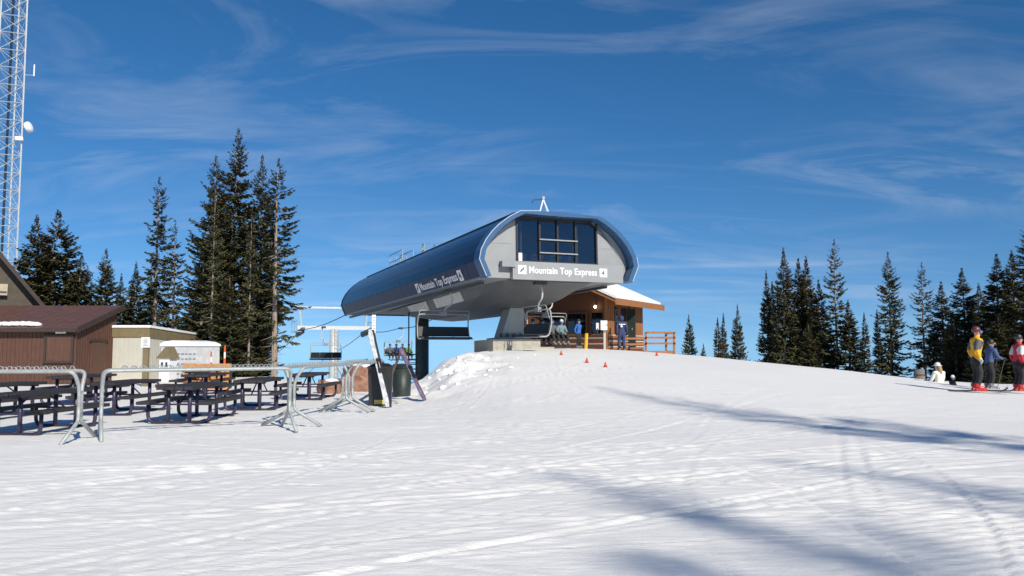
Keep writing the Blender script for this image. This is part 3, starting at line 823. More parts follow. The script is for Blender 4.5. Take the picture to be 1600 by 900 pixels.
def bin_(u, v, w, h, label, m_, rz, square):
    p = on_ground(u, v)
    root = thing("waste_bin", (p.x, p.y + w * .4, p.z), rz, label, "bin", "waste bins by the ski racks")
    n = 4 if square else 14
    k = w / 2 * (1.414 if square else 1)
    M = Matrix.Rotation(math.pi / 4 if square else 0, 4, 'Z')
    MB().lathe([(k * .88, 0), (k * .9, .04), (k, h * .93), (k * .99, h * .93)], n, M).build("body", m_, root, not square)
    MB().lathe([(k * 1.06, h * .93), (k * 1.06, h * .985), (k * .98, h)], n, M).build("rim", BLACK, root, False)
    MB().lathe([(k * .9, h + .002), (k * .6, h + .06), (k * .2, h + .07)], n, M).build("lid", m_, root)
    if square: MB().box((0, -w * .452, .1), (.3, .02, .12)).build("sticker", mat("yellow_sticker", (.65, .5, .12), .5), root)
bin_(592, 634, .66, 1.08, "square black waste bin behind the silver skis", BLACK, .1, True)
bin_(626, 620, .62, .95, "round dark green waste bin between the black bin and the purple skis", GREENBIN, 0, False)

# boulders
def boulder(u, v, w, h, seed, label, dep=None, snow=True):
    p = on_ground(u, v)
    r = random.Random(seed); import bmesh
    bm = bmesh.new(); bmesh.ops.create_icosphere(bm, subdivisions=3, radius=1)
    for vt in bm.verts:
        c = vt.co
        n = .55 * float(vnoise(np.array(c.x * 1.7 + seed), np.array(c.y * 1.7 + c.z * 2.1), seed)) + .22 * float(vnoise(np.array(c.x * 5 + seed), np.array(c.y * 4 + c.z * 5), seed + 1))
        k = max(abs(c.x), abs(c.y), abs(c.z)) ** -.35
        vt.co = Vector((c.x * w / 2, c.y * (dep or w * .7) / 2, c.z * h * .62)) * k * (.86 + n)
        vt.co.z += h * .42
    me = bpy.data.meshes.new("stone"); bm.to_mesh(me); bm.free(); me.materials.append(ROCK)
    root = thing("boulder", (p.x, p.y + w * .3, p.z - .12), r.uniform(-.3, .3), label, "boulder", "red boulders at the foot of the snow bank")
    o = bpy.data.objects.new("stone", me); COL.objects.link(o); o.parent = root
    if snow:
        zmax = max(v_.co.z for v_ in me.vertices)
        m = MB().lathe([(w * .30, 0), (w * .28, .05), (w * .18, .10), (w * .05, .12)], 12, Matrix.Translation((w * .05, 0, zmax - .10)) @ Matrix.Diagonal((1, .7, 1, 1)))
        m.build("snow_cap", SNOWCAP, root, True)
boulder(556, 612, 1.75, 1.0, 3, "big red sandstone boulder with snow on top behind the black bin", 1.3)
boulder(512, 616, .9, .62, 5, "smaller red boulder at the foot of the lift tower")
boulder(651, 592, 1.15, .75, 8, "red boulder sticking out of the snow bank near the purple skis", 1.0)
boulder(664, 580, .7, .5, 12, "small red boulder higher up in the snow bank", None, False)

# broken lumps lying on the snow bank
r = random.Random(9); m = MB()
for k in range(90):
    x = r.gauss(-1.9, .9); y = r.uniform(24.5, 32.5)
    if x < -3.5: continue
    sz_ = .035 + .12 * r.random() ** 3
    M_ = Matrix.Translation((x, y, gz(x, y) - sz_ * .1)) @ Matrix.Rotation(r.uniform(0, 6), 4, 'Z') @ Matrix.Rotation(r.uniform(-.6, .6), 4, 'X') @ Matrix.Diagonal((r.uniform(.8, 1.5), 1, r.uniform(.6, 1), 1))
    m.lathe([(sz_ * .75, -sz_ * .7), (sz_, -sz_ * .2), (sz_ * r.uniform(.8, 1), sz_ * .3), (sz_ * r.uniform(.3, .6), sz_ * .75), (sz_ * .1, sz_ * .9)], 8, M_)
tag(m.build("snow_lumps", SNOW, None, True), "broken lumps of snow scattered over the snow bank", "snow", kind="stuff")

# ------------------------------------------------------------------ lift terminal
SX, SY, SG = 1.94, 33.97, 1.2
YAW = math.radians(23.7)
TILT = math.radians(-1.4)
ca, sa = math.cos(YAW), math.sin(YAW)
def S(a, l, z):
    """world point: a metres right of the lift axis, l metres back from the terminal front, world height z"""
    return Vector((SX + a * ca - l * sa, SY + a * sa + l * ca, z))
HZ = 3.2            # hull underside above the terminal base
LEN = 26.5
station = thing("lift_terminal", (SX, SY, SG), YAW, "long dark blue chairlift terminal with grey glazed front on pylons", "lift station", rx=TILT)
PROF = [(3.40, 0.0), (3.70, .68), (3.62, 1.08), (3.40, 1.50), (3.12, 1.86), (2.82, 2.15), (2.35, 2.50), (1.86, 2.76)]
PROF = [(w, z + HZ) for w, z in PROF]
TOP = 2.80 + HZ
def strip(pts, y0, y1, th, sgn, m=None):
    """bent sheet following pts (w,z) between y0 and y1"""
    m = m or MB(); n = len(pts); vs = []
    nr = []
    for i in range(n):
        a = pts[max(i - 1, 0)]; b_ = pts[min(i + 1, n - 1)]
        d = Vector((b_[0] - a[0], b_[1] - a[1])).normalized(); nr.append((d.y, -d.x))
    for y in (y0, y1):
        for i, (w, z) in enumerate(pts): vs.append((sgn * w, y, z))
        for i, (w, z) in enumerate(pts): vs.append((sgn * (w - nr[i][0] * th), y, z - nr[i][1] * th))
    fs = []
    o2 = 2 * n
    for i in range(n - 1):
        fs += [(i, i + 1, o2 + i + 1, o2 + i), (n + i, o2 + n + i, o2 + n + i + 1, n + i + 1), (i, n + i, n + i + 1, i + 1), (o2 + i, o2 + i + 1, o2 + n + i + 1, o2 + n + i)]
    fs += [(0, o2, o2 + n, n), (n - 1, 2 * n - 1, o2 + 2 * n - 1, o2 + n - 1)]
    m.add(vs, fs); return m
NP = 21
for sgn in (-1, 1):
    meR = meS = None
    for k in range(NP):
        y0 = .1 + (LEN - .2) * k / NP; w_ = (LEN - .2) / NP - .014
        if meR is None:
            o = strip(PROF[1:], 0, w_, .04, sgn).build("side_panel", HULL, station); o.data.polygons.foreach_set("use_smooth", [False] * len(o.data.polygons)); meR = o.data
            o.location = (0, y0, 0)
            o = strip(PROF[:2], 0, w_, .04, sgn).build("skirt_panel", SKIRT, station); meS = o.data; o.location = (0, y0, -.01)
        else:
            for nm, me in (("side_panel", meR), ("skirt_panel", meS)):
                o = bpy.data.objects.new(nm, me); COL.objects.link(o); o.parent = station; o.location = (0, y0, 0 if nm == "side_panel" else -.01)
m = strip([(1.87, 2.775 + HZ), (1.0, 2.79 + HZ), (0, 2.80 + HZ), (-1.0, 2.79 + HZ), (-1.87, 2.775 + HZ)], .1, LEN, .04, 1)
m.build("roof_top", HULL, station)
m = MB()
for sgn in (-1, 1): m.bar((sgn * 1.87, .1, 2.80 + HZ), (sgn * 1.87, LEN, 2.80 + HZ), .05, .05)
m.build("roof_edge_strip", BLACK, station)["kind"] = "stuff"
def ring(y0, y1, k_out, k_in, name, mt, dz=0.0):
    po = [(w + k_out, z) for w, z in PROF] + [(0, TOP + k_out)]
    po[0] = (PROF[0][0] + k_out * .6, PROF[0][1] - .06)
    pi = [(w - k_in, z - (0 if i < 2 else k_in * .55 * (i - 1) / 6)) for i, (w, z) in enumerate(PROF)] + [(0, TOP - k_in * .95)]
    full_o = [(-w, z) for w, z in po] + [(w, z) for w, z in po[-2::-1]]
    full_i = [(-w, z) for w, z in pi] + [(w, z) for w, z in pi[-2::-1]]
    m = MB(); n = len(full_o); vs = []
    for y in (y0, y1):
        vs += [(w, y, z) for w, z in full_o] + [(w, y, z) for w, z in full_i]
    fs = []
    for i in range(n - 1):
        fs += [(i, i + 1, n + i + 1, n + i), (2 * n + i, 3 * n + i, 3 * n + i + 1, 2 * n + i + 1), (i, 2 * n + i, 2 * n + i + 1, i + 1), (n + i, n + i + 1, 3 * n + i + 1, 3 * n + i)]
    fs += [(0, n, 3 * n, 2 * n), (n - 1, 3 * n - 1, 4 * n - 1, 2 * n - 1)]
    m.add(vs, fs)
    return m.build(name, mt, station)
fr = ring(-.55, .12, .05, .17, "front_frame", HULLTRIM)
ring(LEN - .05, LEN + .12, .03, .15, "rear_frame", HULL)
# pale bead: bright reflection along the frame edge, put into its colour
pts = [(-w - .055, -.56, z) for w, z in PROF] + [(-1.0, -.56, TOP + .02)]
MB().tube(pts, .02, 5).build("glint_bead", mat("pale_glint_bead", (.55, .62, .70), .3, .3, .05, 3), fr)
pts = [(w + .055, -.56, z) for w, z in PROF[:3]]
MB().tube(pts, .02, 5).build("glint_bead", MATS["pale_glint_bead"], fr)
def face_poly(k, y, z_lo=None):
    po = [(w - k, z - (0 if i < 2 else k * .5 * (i - 1) / 6)) for i, (w, z) in enumerate(PROF)]
    return [(-w, z) for w, z in po] + [(w, z) for w, z in po[::-1]]
# front wall: side cheeks, fascia, top strip round the window opening
WX0, WX1, WZ0, WZ1 = -1.86, 1.96, .74 + HZ, 2.60 + HZ
pl = face_poly(.2, 0)
nL = len(PROF)
left = [p for p in pl[:nL]]; right = [p for p in pl[nL:]]
def cheek(pts, xin, name):
    top = pts[-1] if pts is left else pts[0]
    zt = top[1]
    poly = ([(xin, pts[0][1])] + pts + [(xin, zt)]) if pts is left else (pts + [(xin, pts[-1][1]), (xin, zt)])
    return MB().prism(poly, 'y', 0, .12).build(name, WALLGREY, station)
cheek(left, WX0 - .005, "front_wall_panel"); cheek(right, WX1 + .005, "front_wall_panel")
m = MB()
for (x, z0, z1) in ((-2.75, .95, 2.1), (2.85, .95, 2.1)):
    m.box((x, -.008, 1.45 + HZ), (1.3, .008, .012))
m.build("panel_seam", MIDGREY, station)["kind"] = "stuff"
MB().box((0, -.003, HZ + .66), (WX1 - WX0 + .3, .1, .12)).build("window_sill", DARKGREY, station)
fas = MB().box((.50, -.13, HZ + .32), (5.3, .24, .76)).build("fascia", WALLGREY, station)
MB().box((-2.35, -.02, HZ + .56), (.62, .62, .24)).build("ledge", MIDGREY, station)
MB().prism(face_poly(.22, 0), 'y', LEN - .1, LEN - .02).build("rear_wall", HULL, station)
# window: frame, panes, mullions, rails
wn = MB()
wn.box(((WX0 + WX1) / 2, .0, WZ1 + .04), (WX1 - WX0 + .1, .14, .10)); wn.box((WX0, .0, (WZ0 + WZ1) / 2), (.07, .14, WZ1 - WZ0)); wn.box((WX1, .0, (WZ0 + WZ1) / 2), (.07, .14, WZ1 - WZ0)); wn.box(((WX0 + WX1) / 2, .0, WZ0), (WX1 - WX0 + .1, .14, .06))
win = wn.build("window", BLACK, station)
cuts = [WX0 + .035, -.80, .05, .93, WX1 - .035]
for i in range(4):
    MB().box(((cuts[i] + cuts[i + 1]) / 2, .03, (WZ0 + WZ1) / 2), (cuts[i + 1] - cuts[i] - .06, .02, WZ1 - WZ0 - .05)).build("pane", GLASS, win)
for x in cuts[1:4]:
    MB().box((x, .0, (WZ0 + WZ1) / 2), (.08, .12, WZ1 - WZ0 - .02)).build("mullion", BLACK, win)
for z in (.38, .95):
    MB().tube([(-.85, -.12, WZ0 + z), (.98, -.12, WZ0 + z)], .03, 6).build("guard_rail", GALV, win)
MB().box((WX0 + .12, -.10, WZ0 + .16), (.16, .03, .34)).build("notice", WHITE, win)
MB().prism([(WX0 - .1, TOP - .35), (WX1 + .1, TOP - .35), (WX1 + .05, TOP - .05), (WX0 - .05, TOP - .05)], 'y', .02, .12).build("front_wall_panel", DARKGREY, station)
# machinery behind the glass
inn = MB().box((0, 4.2, HZ + 1.45), (4.2, .1, 1.9)).build("inner_bulkhead", DARKGREY, station)
MB().box((0, 2.1, HZ + .52), (5.4, 4.2, .06)).build("inner_floor", DARKGREY, station)
for x in (-1.45, 1.25): MB().box((x, .5, HZ + 1.65), (.09, .09, 1.9)).build("inner_post", SILVER, station)
for k in range(7):
    MB().lathe([(.24, -.05), (.27, 0), (.24, .05)], 14, Matrix.Translation((-1.5 + k * .45, .9 + .1 * (k % 2), WZ0 + .22)) @ Matrix.Rotation(math.pi / 2, 4, 'X')).build("drive_tyre", MIDGREY, station, True)
for k in range(4):
    MB().tube(rounded([(1.0 + k * .3, 1.0 + k * .5, HZ + .6), (1.5 + k * .2, 1.0 + k * .5, HZ + 1.8), (.6, 1.4 + k * .5, HZ + 2.5)], .5), .05, 5).build("inner_rib", SILVER, station)
# underside: soffits, belly, white sheets that paint sun patches on its left slope
for sgn in (-1, 1):
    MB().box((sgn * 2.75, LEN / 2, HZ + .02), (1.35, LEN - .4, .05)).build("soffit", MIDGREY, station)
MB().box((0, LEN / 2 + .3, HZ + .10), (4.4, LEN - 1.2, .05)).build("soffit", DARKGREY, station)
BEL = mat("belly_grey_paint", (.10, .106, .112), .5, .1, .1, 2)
secs = [(.7, 1.9, .02), (1.2, 2.0, .30), (2.4, 2.0, .66), (4.5, 1.9, .98), (9.0, 1.7, 1.12), (13.5, 1.55, 1.08), (18, 1.4, .62), (22.5, 1.2, .05)]
m = MB(); n = 7
vs = []
for (y, hw, dp) in secs:
    vs += [(-hw - .25, y, HZ + .03), (-hw, y, HZ - dp * .45), (-hw * .72, y, HZ - dp * .92), (0, y, HZ - dp), (hw * .72, y, HZ - dp * .92), (hw, y, HZ - dp * .45), (hw + .25, y, HZ + .03)]
fs = [(i * n + j, i * n + j + 1, (i + 1) * n + j + 1, (i + 1) * n + j) for i in range(len(secs) - 1) for j in range(n - 1)]
fs += [tuple(range(n)), tuple((len(secs) - 1) * n + j for j in range(n))]
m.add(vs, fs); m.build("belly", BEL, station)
def belly_at(y):
    ys_ = [c[0] for c in secs]
    return float(np.interp(y, ys_, [c[1] for c in secs])), float(np.interp(y, ys_, [c[2] for c in secs]))
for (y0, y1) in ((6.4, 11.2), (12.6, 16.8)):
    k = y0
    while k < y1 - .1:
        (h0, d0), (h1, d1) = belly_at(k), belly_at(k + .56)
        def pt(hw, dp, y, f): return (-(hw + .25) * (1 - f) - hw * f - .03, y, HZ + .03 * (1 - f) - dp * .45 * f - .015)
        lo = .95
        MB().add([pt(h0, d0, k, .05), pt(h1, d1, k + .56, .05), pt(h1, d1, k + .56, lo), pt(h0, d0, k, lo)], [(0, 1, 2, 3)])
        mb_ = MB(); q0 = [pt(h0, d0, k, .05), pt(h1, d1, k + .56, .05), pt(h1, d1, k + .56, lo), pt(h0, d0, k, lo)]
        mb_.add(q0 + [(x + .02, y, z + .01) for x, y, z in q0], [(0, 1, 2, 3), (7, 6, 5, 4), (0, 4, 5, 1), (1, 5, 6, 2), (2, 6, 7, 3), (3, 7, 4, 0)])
        mb_.build("sun_patch_sheet", SUN_PATCH, station)
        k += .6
# track rail under both sides with guide tyres
for sgn in (-1, 1):
    MB().bar((sgn * 3.0, 1.0, HZ - .12), (sgn * 3.0, LEN + .3, HZ - .12), .14, .12).build("track_rail", DARKGREY, station)
# pylons
pb = S(0, 4.8, 0); pz = gz(pb.x, pb.y) - SG
ft = .78
pf = MB().prism([(-.85, ft), (.36, ft), (.34, HZ - .6), (-.22, HZ - .6)], 'y', 4.2, 5.1).build("front_pylon", mat("pylon_grey_paint", (.30, .32, .31), .5, .1, .1, 3), station)
MB().box((-.25, 4.7, ft + .05), (1.6, 1.5, .1)).build("base_plate", MIDGREY, pf)
for k in range(5): MB().lathe([(.07, 0), (.07, .16), (.03, .2)], 8, Matrix.Translation((-.9 + k * .33, 4.02, ft + .1))).build("anchor_bolt", DARKGREY, pf)
MB().box((-.3, 4.75, ft - .6), (2.4, 2.4, 1.2)).build("foundation", CONCRETE, station)
MB().box((1.35, 4.9, ft - .95), (.9, 2.0, 1.2)).build("foundation", CONCRETE, station)
rb = S(0, 19.2, 0); rz_ = gz(rb.x, rb.y) - SG
rp = MB().lathe([(.43, rz_ - .5), (.43, HZ - .3)], 20, Matrix.Translation((0, 19.2, 0))).build("rear_pylon", mat("pylon_green_grey", (.10, .125, .115), .5, .1, .15, 3), station, False)
rp.data.polygons.foreach_set("use_smooth", [True] * len(rp.data.polygons))
# caged ladder by the rear pylon
lad = MB()
for x in (-1.35, -.85): lad.tube([(x, 17.6, rz_ - .3), (x, 17.6, HZ)], .045, 5)
ld = lad.build("ladder", DARKGREY, station)
for k in range(13): MB().tube([(-1.35, 17.6, rz_ + .1 + k * .3), (-.85, 17.6, rz_ + .1 + k * .3)], .035, 4).build("rung", DARKGREY, ld)
for k in range(4): MB().tube([(-1.42, 17.6, rz_ + 1.4 + k * .6), (-1.45, 17.1, rz_ + 1.4 + k * .6), (-1.1, 16.9, rz_ + 1.4 + k * .6), (-.78, 17.1, rz_ + 1.4 + k * .6), (-.8, 17.6, rz_ + 1.4 + k * .6)], .018, 4).build("cage_hoop", DARKGREY, ld)
# roof rails, hatch and tripod
for (y0, y1, h) in ((18.2, 21.2, 1.0), (13.6, 14.0, .7)):
    gr = MB()
    for x in (-1.6, -.9):
        for yy in np.linspace(y0, y1, 3 if y1 - y0 > 1 else 2): gr.tube([(x, yy, TOP - .15), (x, yy, TOP - .1 + h)], .025, 5)
        for zz in (h, h * .5): gr.tube([(x, y0, TOP - .1 + zz), (x, y1, TOP - .1 + zz)], .022, 5)
    gr.build("roof_rail", GALV, station)
ap = Vector((.05, 1.3, TOP + .95))
tri = MB()
for a in (0.3, 2.2, 3.6, 5.2): tri.tube([ap, (ap.x + .42 * math.cos(a), ap.y + .42 * math.sin(a), TOP - .02)], .035, 5)
td = tri.build("roof_tripod", WHITE, station)
MB().tube([ap, ap + Vector((0, 0, .12))], .07, 6).build("pulley", SILVER, td)
MB().tube([ap, ap + Vector((-.45, 0, -.05)), ap + Vector((-.55, 0, -.2))], .03, 5).build("arm", DARKGREY, td)

# lettering
def text_obj(body, size, M, mt, name, parent, bold=.012, xs=1.0):
    cu = bpy.data.curves.new("lettering_curve", 'FONT'); cu.body = body; cu.size = size; cu.offset = bold * size; cu.extrude = .006
    cu.space_character = 1.06
    ob = bpy.data.objects.new("tmp", cu); COL.objects.link(ob)
    dg = bpy.context.evaluated_depsgraph_get()
    me = bpy.data.meshes.new_from_object(ob.evaluated_get(dg))
    bpy.data.objects.remove(ob)
    xs_ = [v.co.x for v in me.vertices]; x0 = min(xs_); wd = max(xs_) - x0
    for v in me.vertices: v.co.x = (v.co.x - x0) * xs
    me.materials.clear(); me.materials.append(mt)
    o = bpy.data.objects.new(name, me); COL.objects.link(o); o.parent = parent; o.matrix_local = M
    return wd * xs, o
def frame_matrix(o, ex, ey):
    ex = Vector(ex).normalized(); ey = Vector(ey).normalized(); ez = ex.cross(ey)
    M = Matrix((ex, ey, ez)).transposed().to_4x4(); M.translation = Vector(o); return M
SIGNW = mat("white_sign_lettering", (.82, .82, .82), .5, 0, .02, 3)
SIGND = mat("grey_sign_mark", (.16, .17, .18), .5, 0, .05, 3)
def line_of_sign(o, ex, ey, total, h, dark):
    """white logo square, the words, white number square along ex starting at o"""
    o = Vector(o); ex = Vector(ex).normalized(); ey = Vector(ey).normalized(); ez = ex.cross(ey)
    R = Matrix((ex, ey, ez)).transposed()
    sq = h * 1.25
    def plate(x):
        c = o + ex * (x + sq / 2) + ey * (h * .42) + ez * .008
        return MB().box(c, (sq, sq, .012), R).build("sign_square", SIGNW, station)
    p1 = plate(0); p2 = plate(total - sq)
    # ribbon mark of the logo: two slanted leaves
    for sg in (-1, 1):
        c = o + ex * (sq / 2 + sg * sq * .13) + ey * (h * .42 + sg * sq * .1) + ez * .018
        d1 = ex * .62 - ey * sg * 0 + ey * .78
        m = MB(); k = sq * .30
        a = (ex * .55 + ey * .83).normalized(); b_ = (ex * .83 - ey * .55).normalized()
        vs = [c - a * k, c - a * k * .2 + b_ * k * .42, c + a * k, c + a * k * .2 - b_ * k * .42]
        m.add(vs + [v + ez * .006 for v in vs], [(0, 1, 2, 3), (7, 6, 5, 4), (0, 4, 5, 1), (1, 5, 6, 2), (2, 6, 7, 3), (3, 7, 4, 0)])
        m.build("logo_mark", dark, p1)
    tl = total - 2 * sq - h * .9
    Mx = frame_matrix(o + ex * (sq + h * .45) + ez * .004, ex, ey)
    w0, ob = text_obj("Mountain Top Express", h * 1.32, Mx, SIGNW, "sign_lettering", station, .020)
    ob["kind"] = "stuff"
    for v in ob.data.vertices: v.co.x *= tl / w0
    Mx = frame_matrix(o + ex * (total - sq * .78) + ey * (-.03 * h) + ez * .017, ex, ey)
    text_obj("4", h * 1.25, Mx, dark, "sign_number", station, .004)
line_of_sign((-1.92, -.255, HZ + .22), (1, 0, 0), (0, 0, 1), 4.25, .30, SIGND)
d = Vector((-(3.70 - 3.40), 0, .68)).normalized()
line_of_sign((-3.405 + d.x * .16 - .012, 8.75, HZ + .15), (0, -1, 0), d, 6.75, .40, HULL)

# ------------------------------------------------------------------ chairs
def make_chair(loc, rz, label, width=2.35, bar_down=False, up=2.35, group="chairlift chairs"):
    """origin under the seat centre, riders face local -y, hung from a grip 'up' metres above the seat"""
    root = thing("lift_chair", loc, rz, label, "chair", group)
    W = width / 2
    se = MB().box((0, -.02, .04), (width, .48, .09), Matrix.Rotation(-.08, 3, 'X')).build("seat", BLACK, root)
    MB().box((0, .27, .36), (width, .07, .46), Matrix.Rotation(-.18, 3, 'X')).build("backrest", BLACK, root)
    MB().tube(rounded([(-W - .04, -.22, .02), (-W - .04, .22, .02), (-W - .02, .36, .6), (-W - .02, .30, 1.18), (W + .02, .30, 1.18), (W + .02, .36, .6), (W + .04, .22, .02), (W + .04, -.22, .02)], .2, 5), .032, 7).build("bail_frame", GALV, root, True)
    for x in (-W * .4, W * .4): MB().tube([(x, .34, .6), (x, .25, .08)], .022, 5).build("back_strut", GALV, root)
    hb = MB().box((0, .30, 1.20), (.34, .16, .2)).build("hanger_block", MIDGREY, root)
    MB().tube(rounded([(0, .30, 1.22), (.1, .30, 1.5), (.42, .30, 1.65), (.46, .30, 2.0), (.30, .30, up - .05)], .28, 6), .042, 7).build("hanger_arm", SILVER, root, True)
    MB().box((.22, .30, up), (.26, .55, .16)).build("grip", DARKGREY, root)
    y = -.42 if bar_down else .1; z = .35 if bar_down else 1.35
    rb_ = MB().tube(rounded([(-W, .28, .75), (-W, y, z), (W, y, z), (W, .28, .75)], .12, 4), .02, 6).build("restraint_bar", GALV, root, True)
    if bar_down:
        for x in (-W * .5, W * .5): MB().tube([(x, y, z), (x, y - .12, -.42), (x + .22, y - .12, -.44)], .018, 5).build("foot_rest", GALV, rb_)
    return root
# riders on a chair face out of the terminal (local -y of the axis)
c_left = S(-3.1, 5.6, 0); c_left.z = P(688, 530, c_left.y).z
make_chair(c_left, YAW, "empty chair hanging under the terminal's blue side near the pylon", 2.5)
c_turn = S(-.75, 1.0, 0); c_turn.z = P(815, 527, c_turn.y).z
make_chair(c_turn, math.radians(-66), "empty chair swinging round the front of the terminal above the foundation", 2.35)
c_load = S(3.25, 7.6, 0); c_load.z = gz(c_load.x, c_load.y) + .50
make_chair(c_load, YAW, "loaded chair with riders getting off beside the wooden hut", 2.4)
c_in = S(3.2, 36.0, 0); c_in.z = P(620, 556, c_in.y).z
make_chair(c_in, YAW, "loaded chair coming up the line behind the waste bins", 2.4)
c_out = S(-3.2, 35.0, 0); c_out.z = P(505, 562, c_out.y).z
make_chair(c_out, YAW + math.pi, "empty chair going down the line below the lift tower arm", 2.4, up=2.6)

# ------------------------------------------------------------------ lift tower and ropes
def lift_tower(l, zarm, label):
    c = S(0, l, 0); g = gz(c.x, c.y) - .5
    root = thing("lift_tower", (c.x, c.y, g), YAW, label, "lift tower")
    h = zarm - g
    MB().lathe([(.48, 0), (.36, h)], 16).build("column", SILVER, root, True)
    MB().box((0, 0, h + .1), (7.0, .42, .38)).build("cross_arm", SILVER, root)
    lad = MB()
    for x in (-.18, .18): lad.tube([(x + .2, -.52, 0), (x + .2, -.45, h)], .022, 4)
    lo = lad.build("ladder", GALV, root)
    for k in range(int(h / .4)): MB().tube([(.02, -.52 + .07 * k * .4 / h, k * .4 + .2), (.38, -.52 + .07 * k * .4 / h, k * .4 + .2)], .018, 4).build("rung", GALV, lo)
    for s in (-1, 1):
        tr = MB().box((s * 3.2, 0, h - .22), (.26, 4.0, .26), Matrix.Rotation(-.09, 3, 'X')).build("sheave_train", DARKGREY, root)
        for k in range(8):
            MB().lathe([(.24, -.09), (.19, 0), (.24, .09)], 12, Matrix.Translation((s * 3.2, -1.75 + k * .5, h - .40 - .045 * (k - 3.5))) @ Matrix.Rotation(math.pi / 2, 4, 'Y')).build("sheave", BLACK, tr, True)
        MB().box((s * 3.55, 0, h - .3), (.5, 3.6, .05)).build("catwalk", GALV, root)
        m = MB()
        for yy in (-1.6, 0, 1.6): m.tube([(s * 3.75, yy, h - .3), (s * 3.75, yy, h + .7)], .03, 4)
        m.tube([(s * 3.75, -1.6, h + .7), (s * 3.75, 1.6, h + .7)], .03, 4)
        m.build("catwalk_rail", GALV, root)
        MB().tube([(s * 3.1, 0, h + .2), (s * 3.3, 0, h + 2.0)], .09, 6).build("lifting_post", SILVER, root)
    MB().box((0, 0, h + 2.05), (7.2, .16, .18)).build("lifting_beam", SILVER, root)
z_arm = P(522, 514, S(0, 47.9, 0).y).z
lift_tower(47.9, z_arm, "grey lift tower with cross arm and sheave trains behind the tables")
for (a, zs, lb) in ((-3.2, [(25.5, P(553, 488, 57).z), (36, None), (47.9, z_arm - .12), (66, .6), (110, -6.5)], "steel haul rope running down the outgoing side of the lift line"),
                    (3.2, [(26, SG + HZ - 0.7), (36, c_in.z + 2.35), (47.9, z_arm - .12), (66, .6), (110, -6.5)], "steel haul rope on the incoming side carrying the loaded chair")):
    zs = [(l, z) for l, z in zs if z is not None]
    p0 = S(a, zs[0][0], zs[0][1])
    root = thing("haul_rope", p0, 0, lb, "cable", "haul ropes of the lift")
    pts = []
    for (l0, z0), (l1, z1) in zip(zs, zs[1:]):
        for k in range(8):
            tt = k / 8; pts.append(S(a, l0 + (l1 - l0) * tt, z0 + (z1 - z0) * tt - .25 * math.sin(math.pi * tt)) - p0)
    pts.append(S(a, *zs[-1]) - p0)
    MB().tube(pts, .035, 5).build("strand", ROPE, root)
# sign on a pole by the rack
sp = P(584, 600, 25.5); sp.z = gz(sp.x, sp.y)
root = thing("white_sign", sp, .1, "tall narrow white sign on a thin pole below the terminal's rear end", "sign")
zt = P(584, 492, 25.5).z - sp.z; zl = P(584, 520, 25.5).z - sp.z
MB().tube([(0, 0, 0), (0, 0, zt + .12)], .022, 6).build("pole", DARKGREY, root)
sb_ = MB().box((-.02, -.035, (zt + zl) / 2), (.12, .02, zt - zl)).build("sign_board", WHITE, root)
m = MB()
for k in range(6): m.box((-.02, -.047, zl + .06 + k * .085), (.07, .004, .02))
m.build("print", MIDGREY, sb_)["kind"] = "stuff"

# ------------------------------------------------------------------ wooden hut
CX, CY = 5.15, 43.5
CG = 1.05
hut = thing("wooden_hut", (CX, CY, CG), math.atan2(-.465, .885), "brown cedar operator hut with snowy gable roof beside the terminal", "hut")
EAVE, RIDGE = 3.3, 4.55
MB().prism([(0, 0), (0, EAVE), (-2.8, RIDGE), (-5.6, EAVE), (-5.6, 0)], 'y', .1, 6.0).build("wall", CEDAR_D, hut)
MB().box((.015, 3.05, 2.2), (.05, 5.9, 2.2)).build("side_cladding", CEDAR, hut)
for k in range(22):
    yy = .2 + k * .27
    if 1.55 < yy < 3.75: continue
    MB().box((.045, yy, 2.15), (.03, .035, 2.1)).build("batten", CEDAR, hut)
for k in range(7):
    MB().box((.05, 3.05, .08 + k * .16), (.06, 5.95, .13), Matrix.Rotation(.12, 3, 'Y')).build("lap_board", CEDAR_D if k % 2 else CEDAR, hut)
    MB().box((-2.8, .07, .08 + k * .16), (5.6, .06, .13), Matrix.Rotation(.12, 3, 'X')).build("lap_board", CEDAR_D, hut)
    if k in (2, 4, 6): MB().box((.085, 3.0, .165 + k * .16), (.04, 5.8, .03)).build("snow_line", SNOWCAP, hut)
    if k in (3, 5): MB().box((-2.8, .03, .165 + k * .16), (5.4, .03, .02)).build("snow_line", SNOWCAP, hut)
for x in (-.05, -5.55): MB().box((x, .06, 1.65), (.14, .14, 3.3)).build("corner_post", CEDAR, hut)
for sgn in (1, -1):
    xe = 1.0 if sgn > 0 else -6.6
    sl = (RIDGE - EAVE) / 2.8
    ze = EAVE - sl * 1.0
    rf = MB().prism([(xe, ze), (-2.8, RIDGE), (-2.8, RIDGE + .16), (xe, ze + .16)], 'y', -1.3, 7.2).build("roof", TRIM_BROWN, hut)
    MB().bar((xe + .02 * sgn, -1.32, ze + .02), (xe + .02 * sgn, 7.22, ze + .02), .06, .34).build("fascia", CEDAR, rf)
    MB().bar((xe, -1.33, ze + .03), (-2.8, -1.33, RIDGE + .03), .34, .06).build("barge_board", CEDAR, rf)
    sn = MB().prism([(xe - .02 * sgn, ze + .165), (-2.8 + .5 * sgn, RIDGE - .06), (-2.8 + .55 * sgn, RIDGE + .06), (xe + .0 * sgn, ze + .30)], 'y', -1.25, 6.6).build("roof_snow", SNOWCAP, rf)
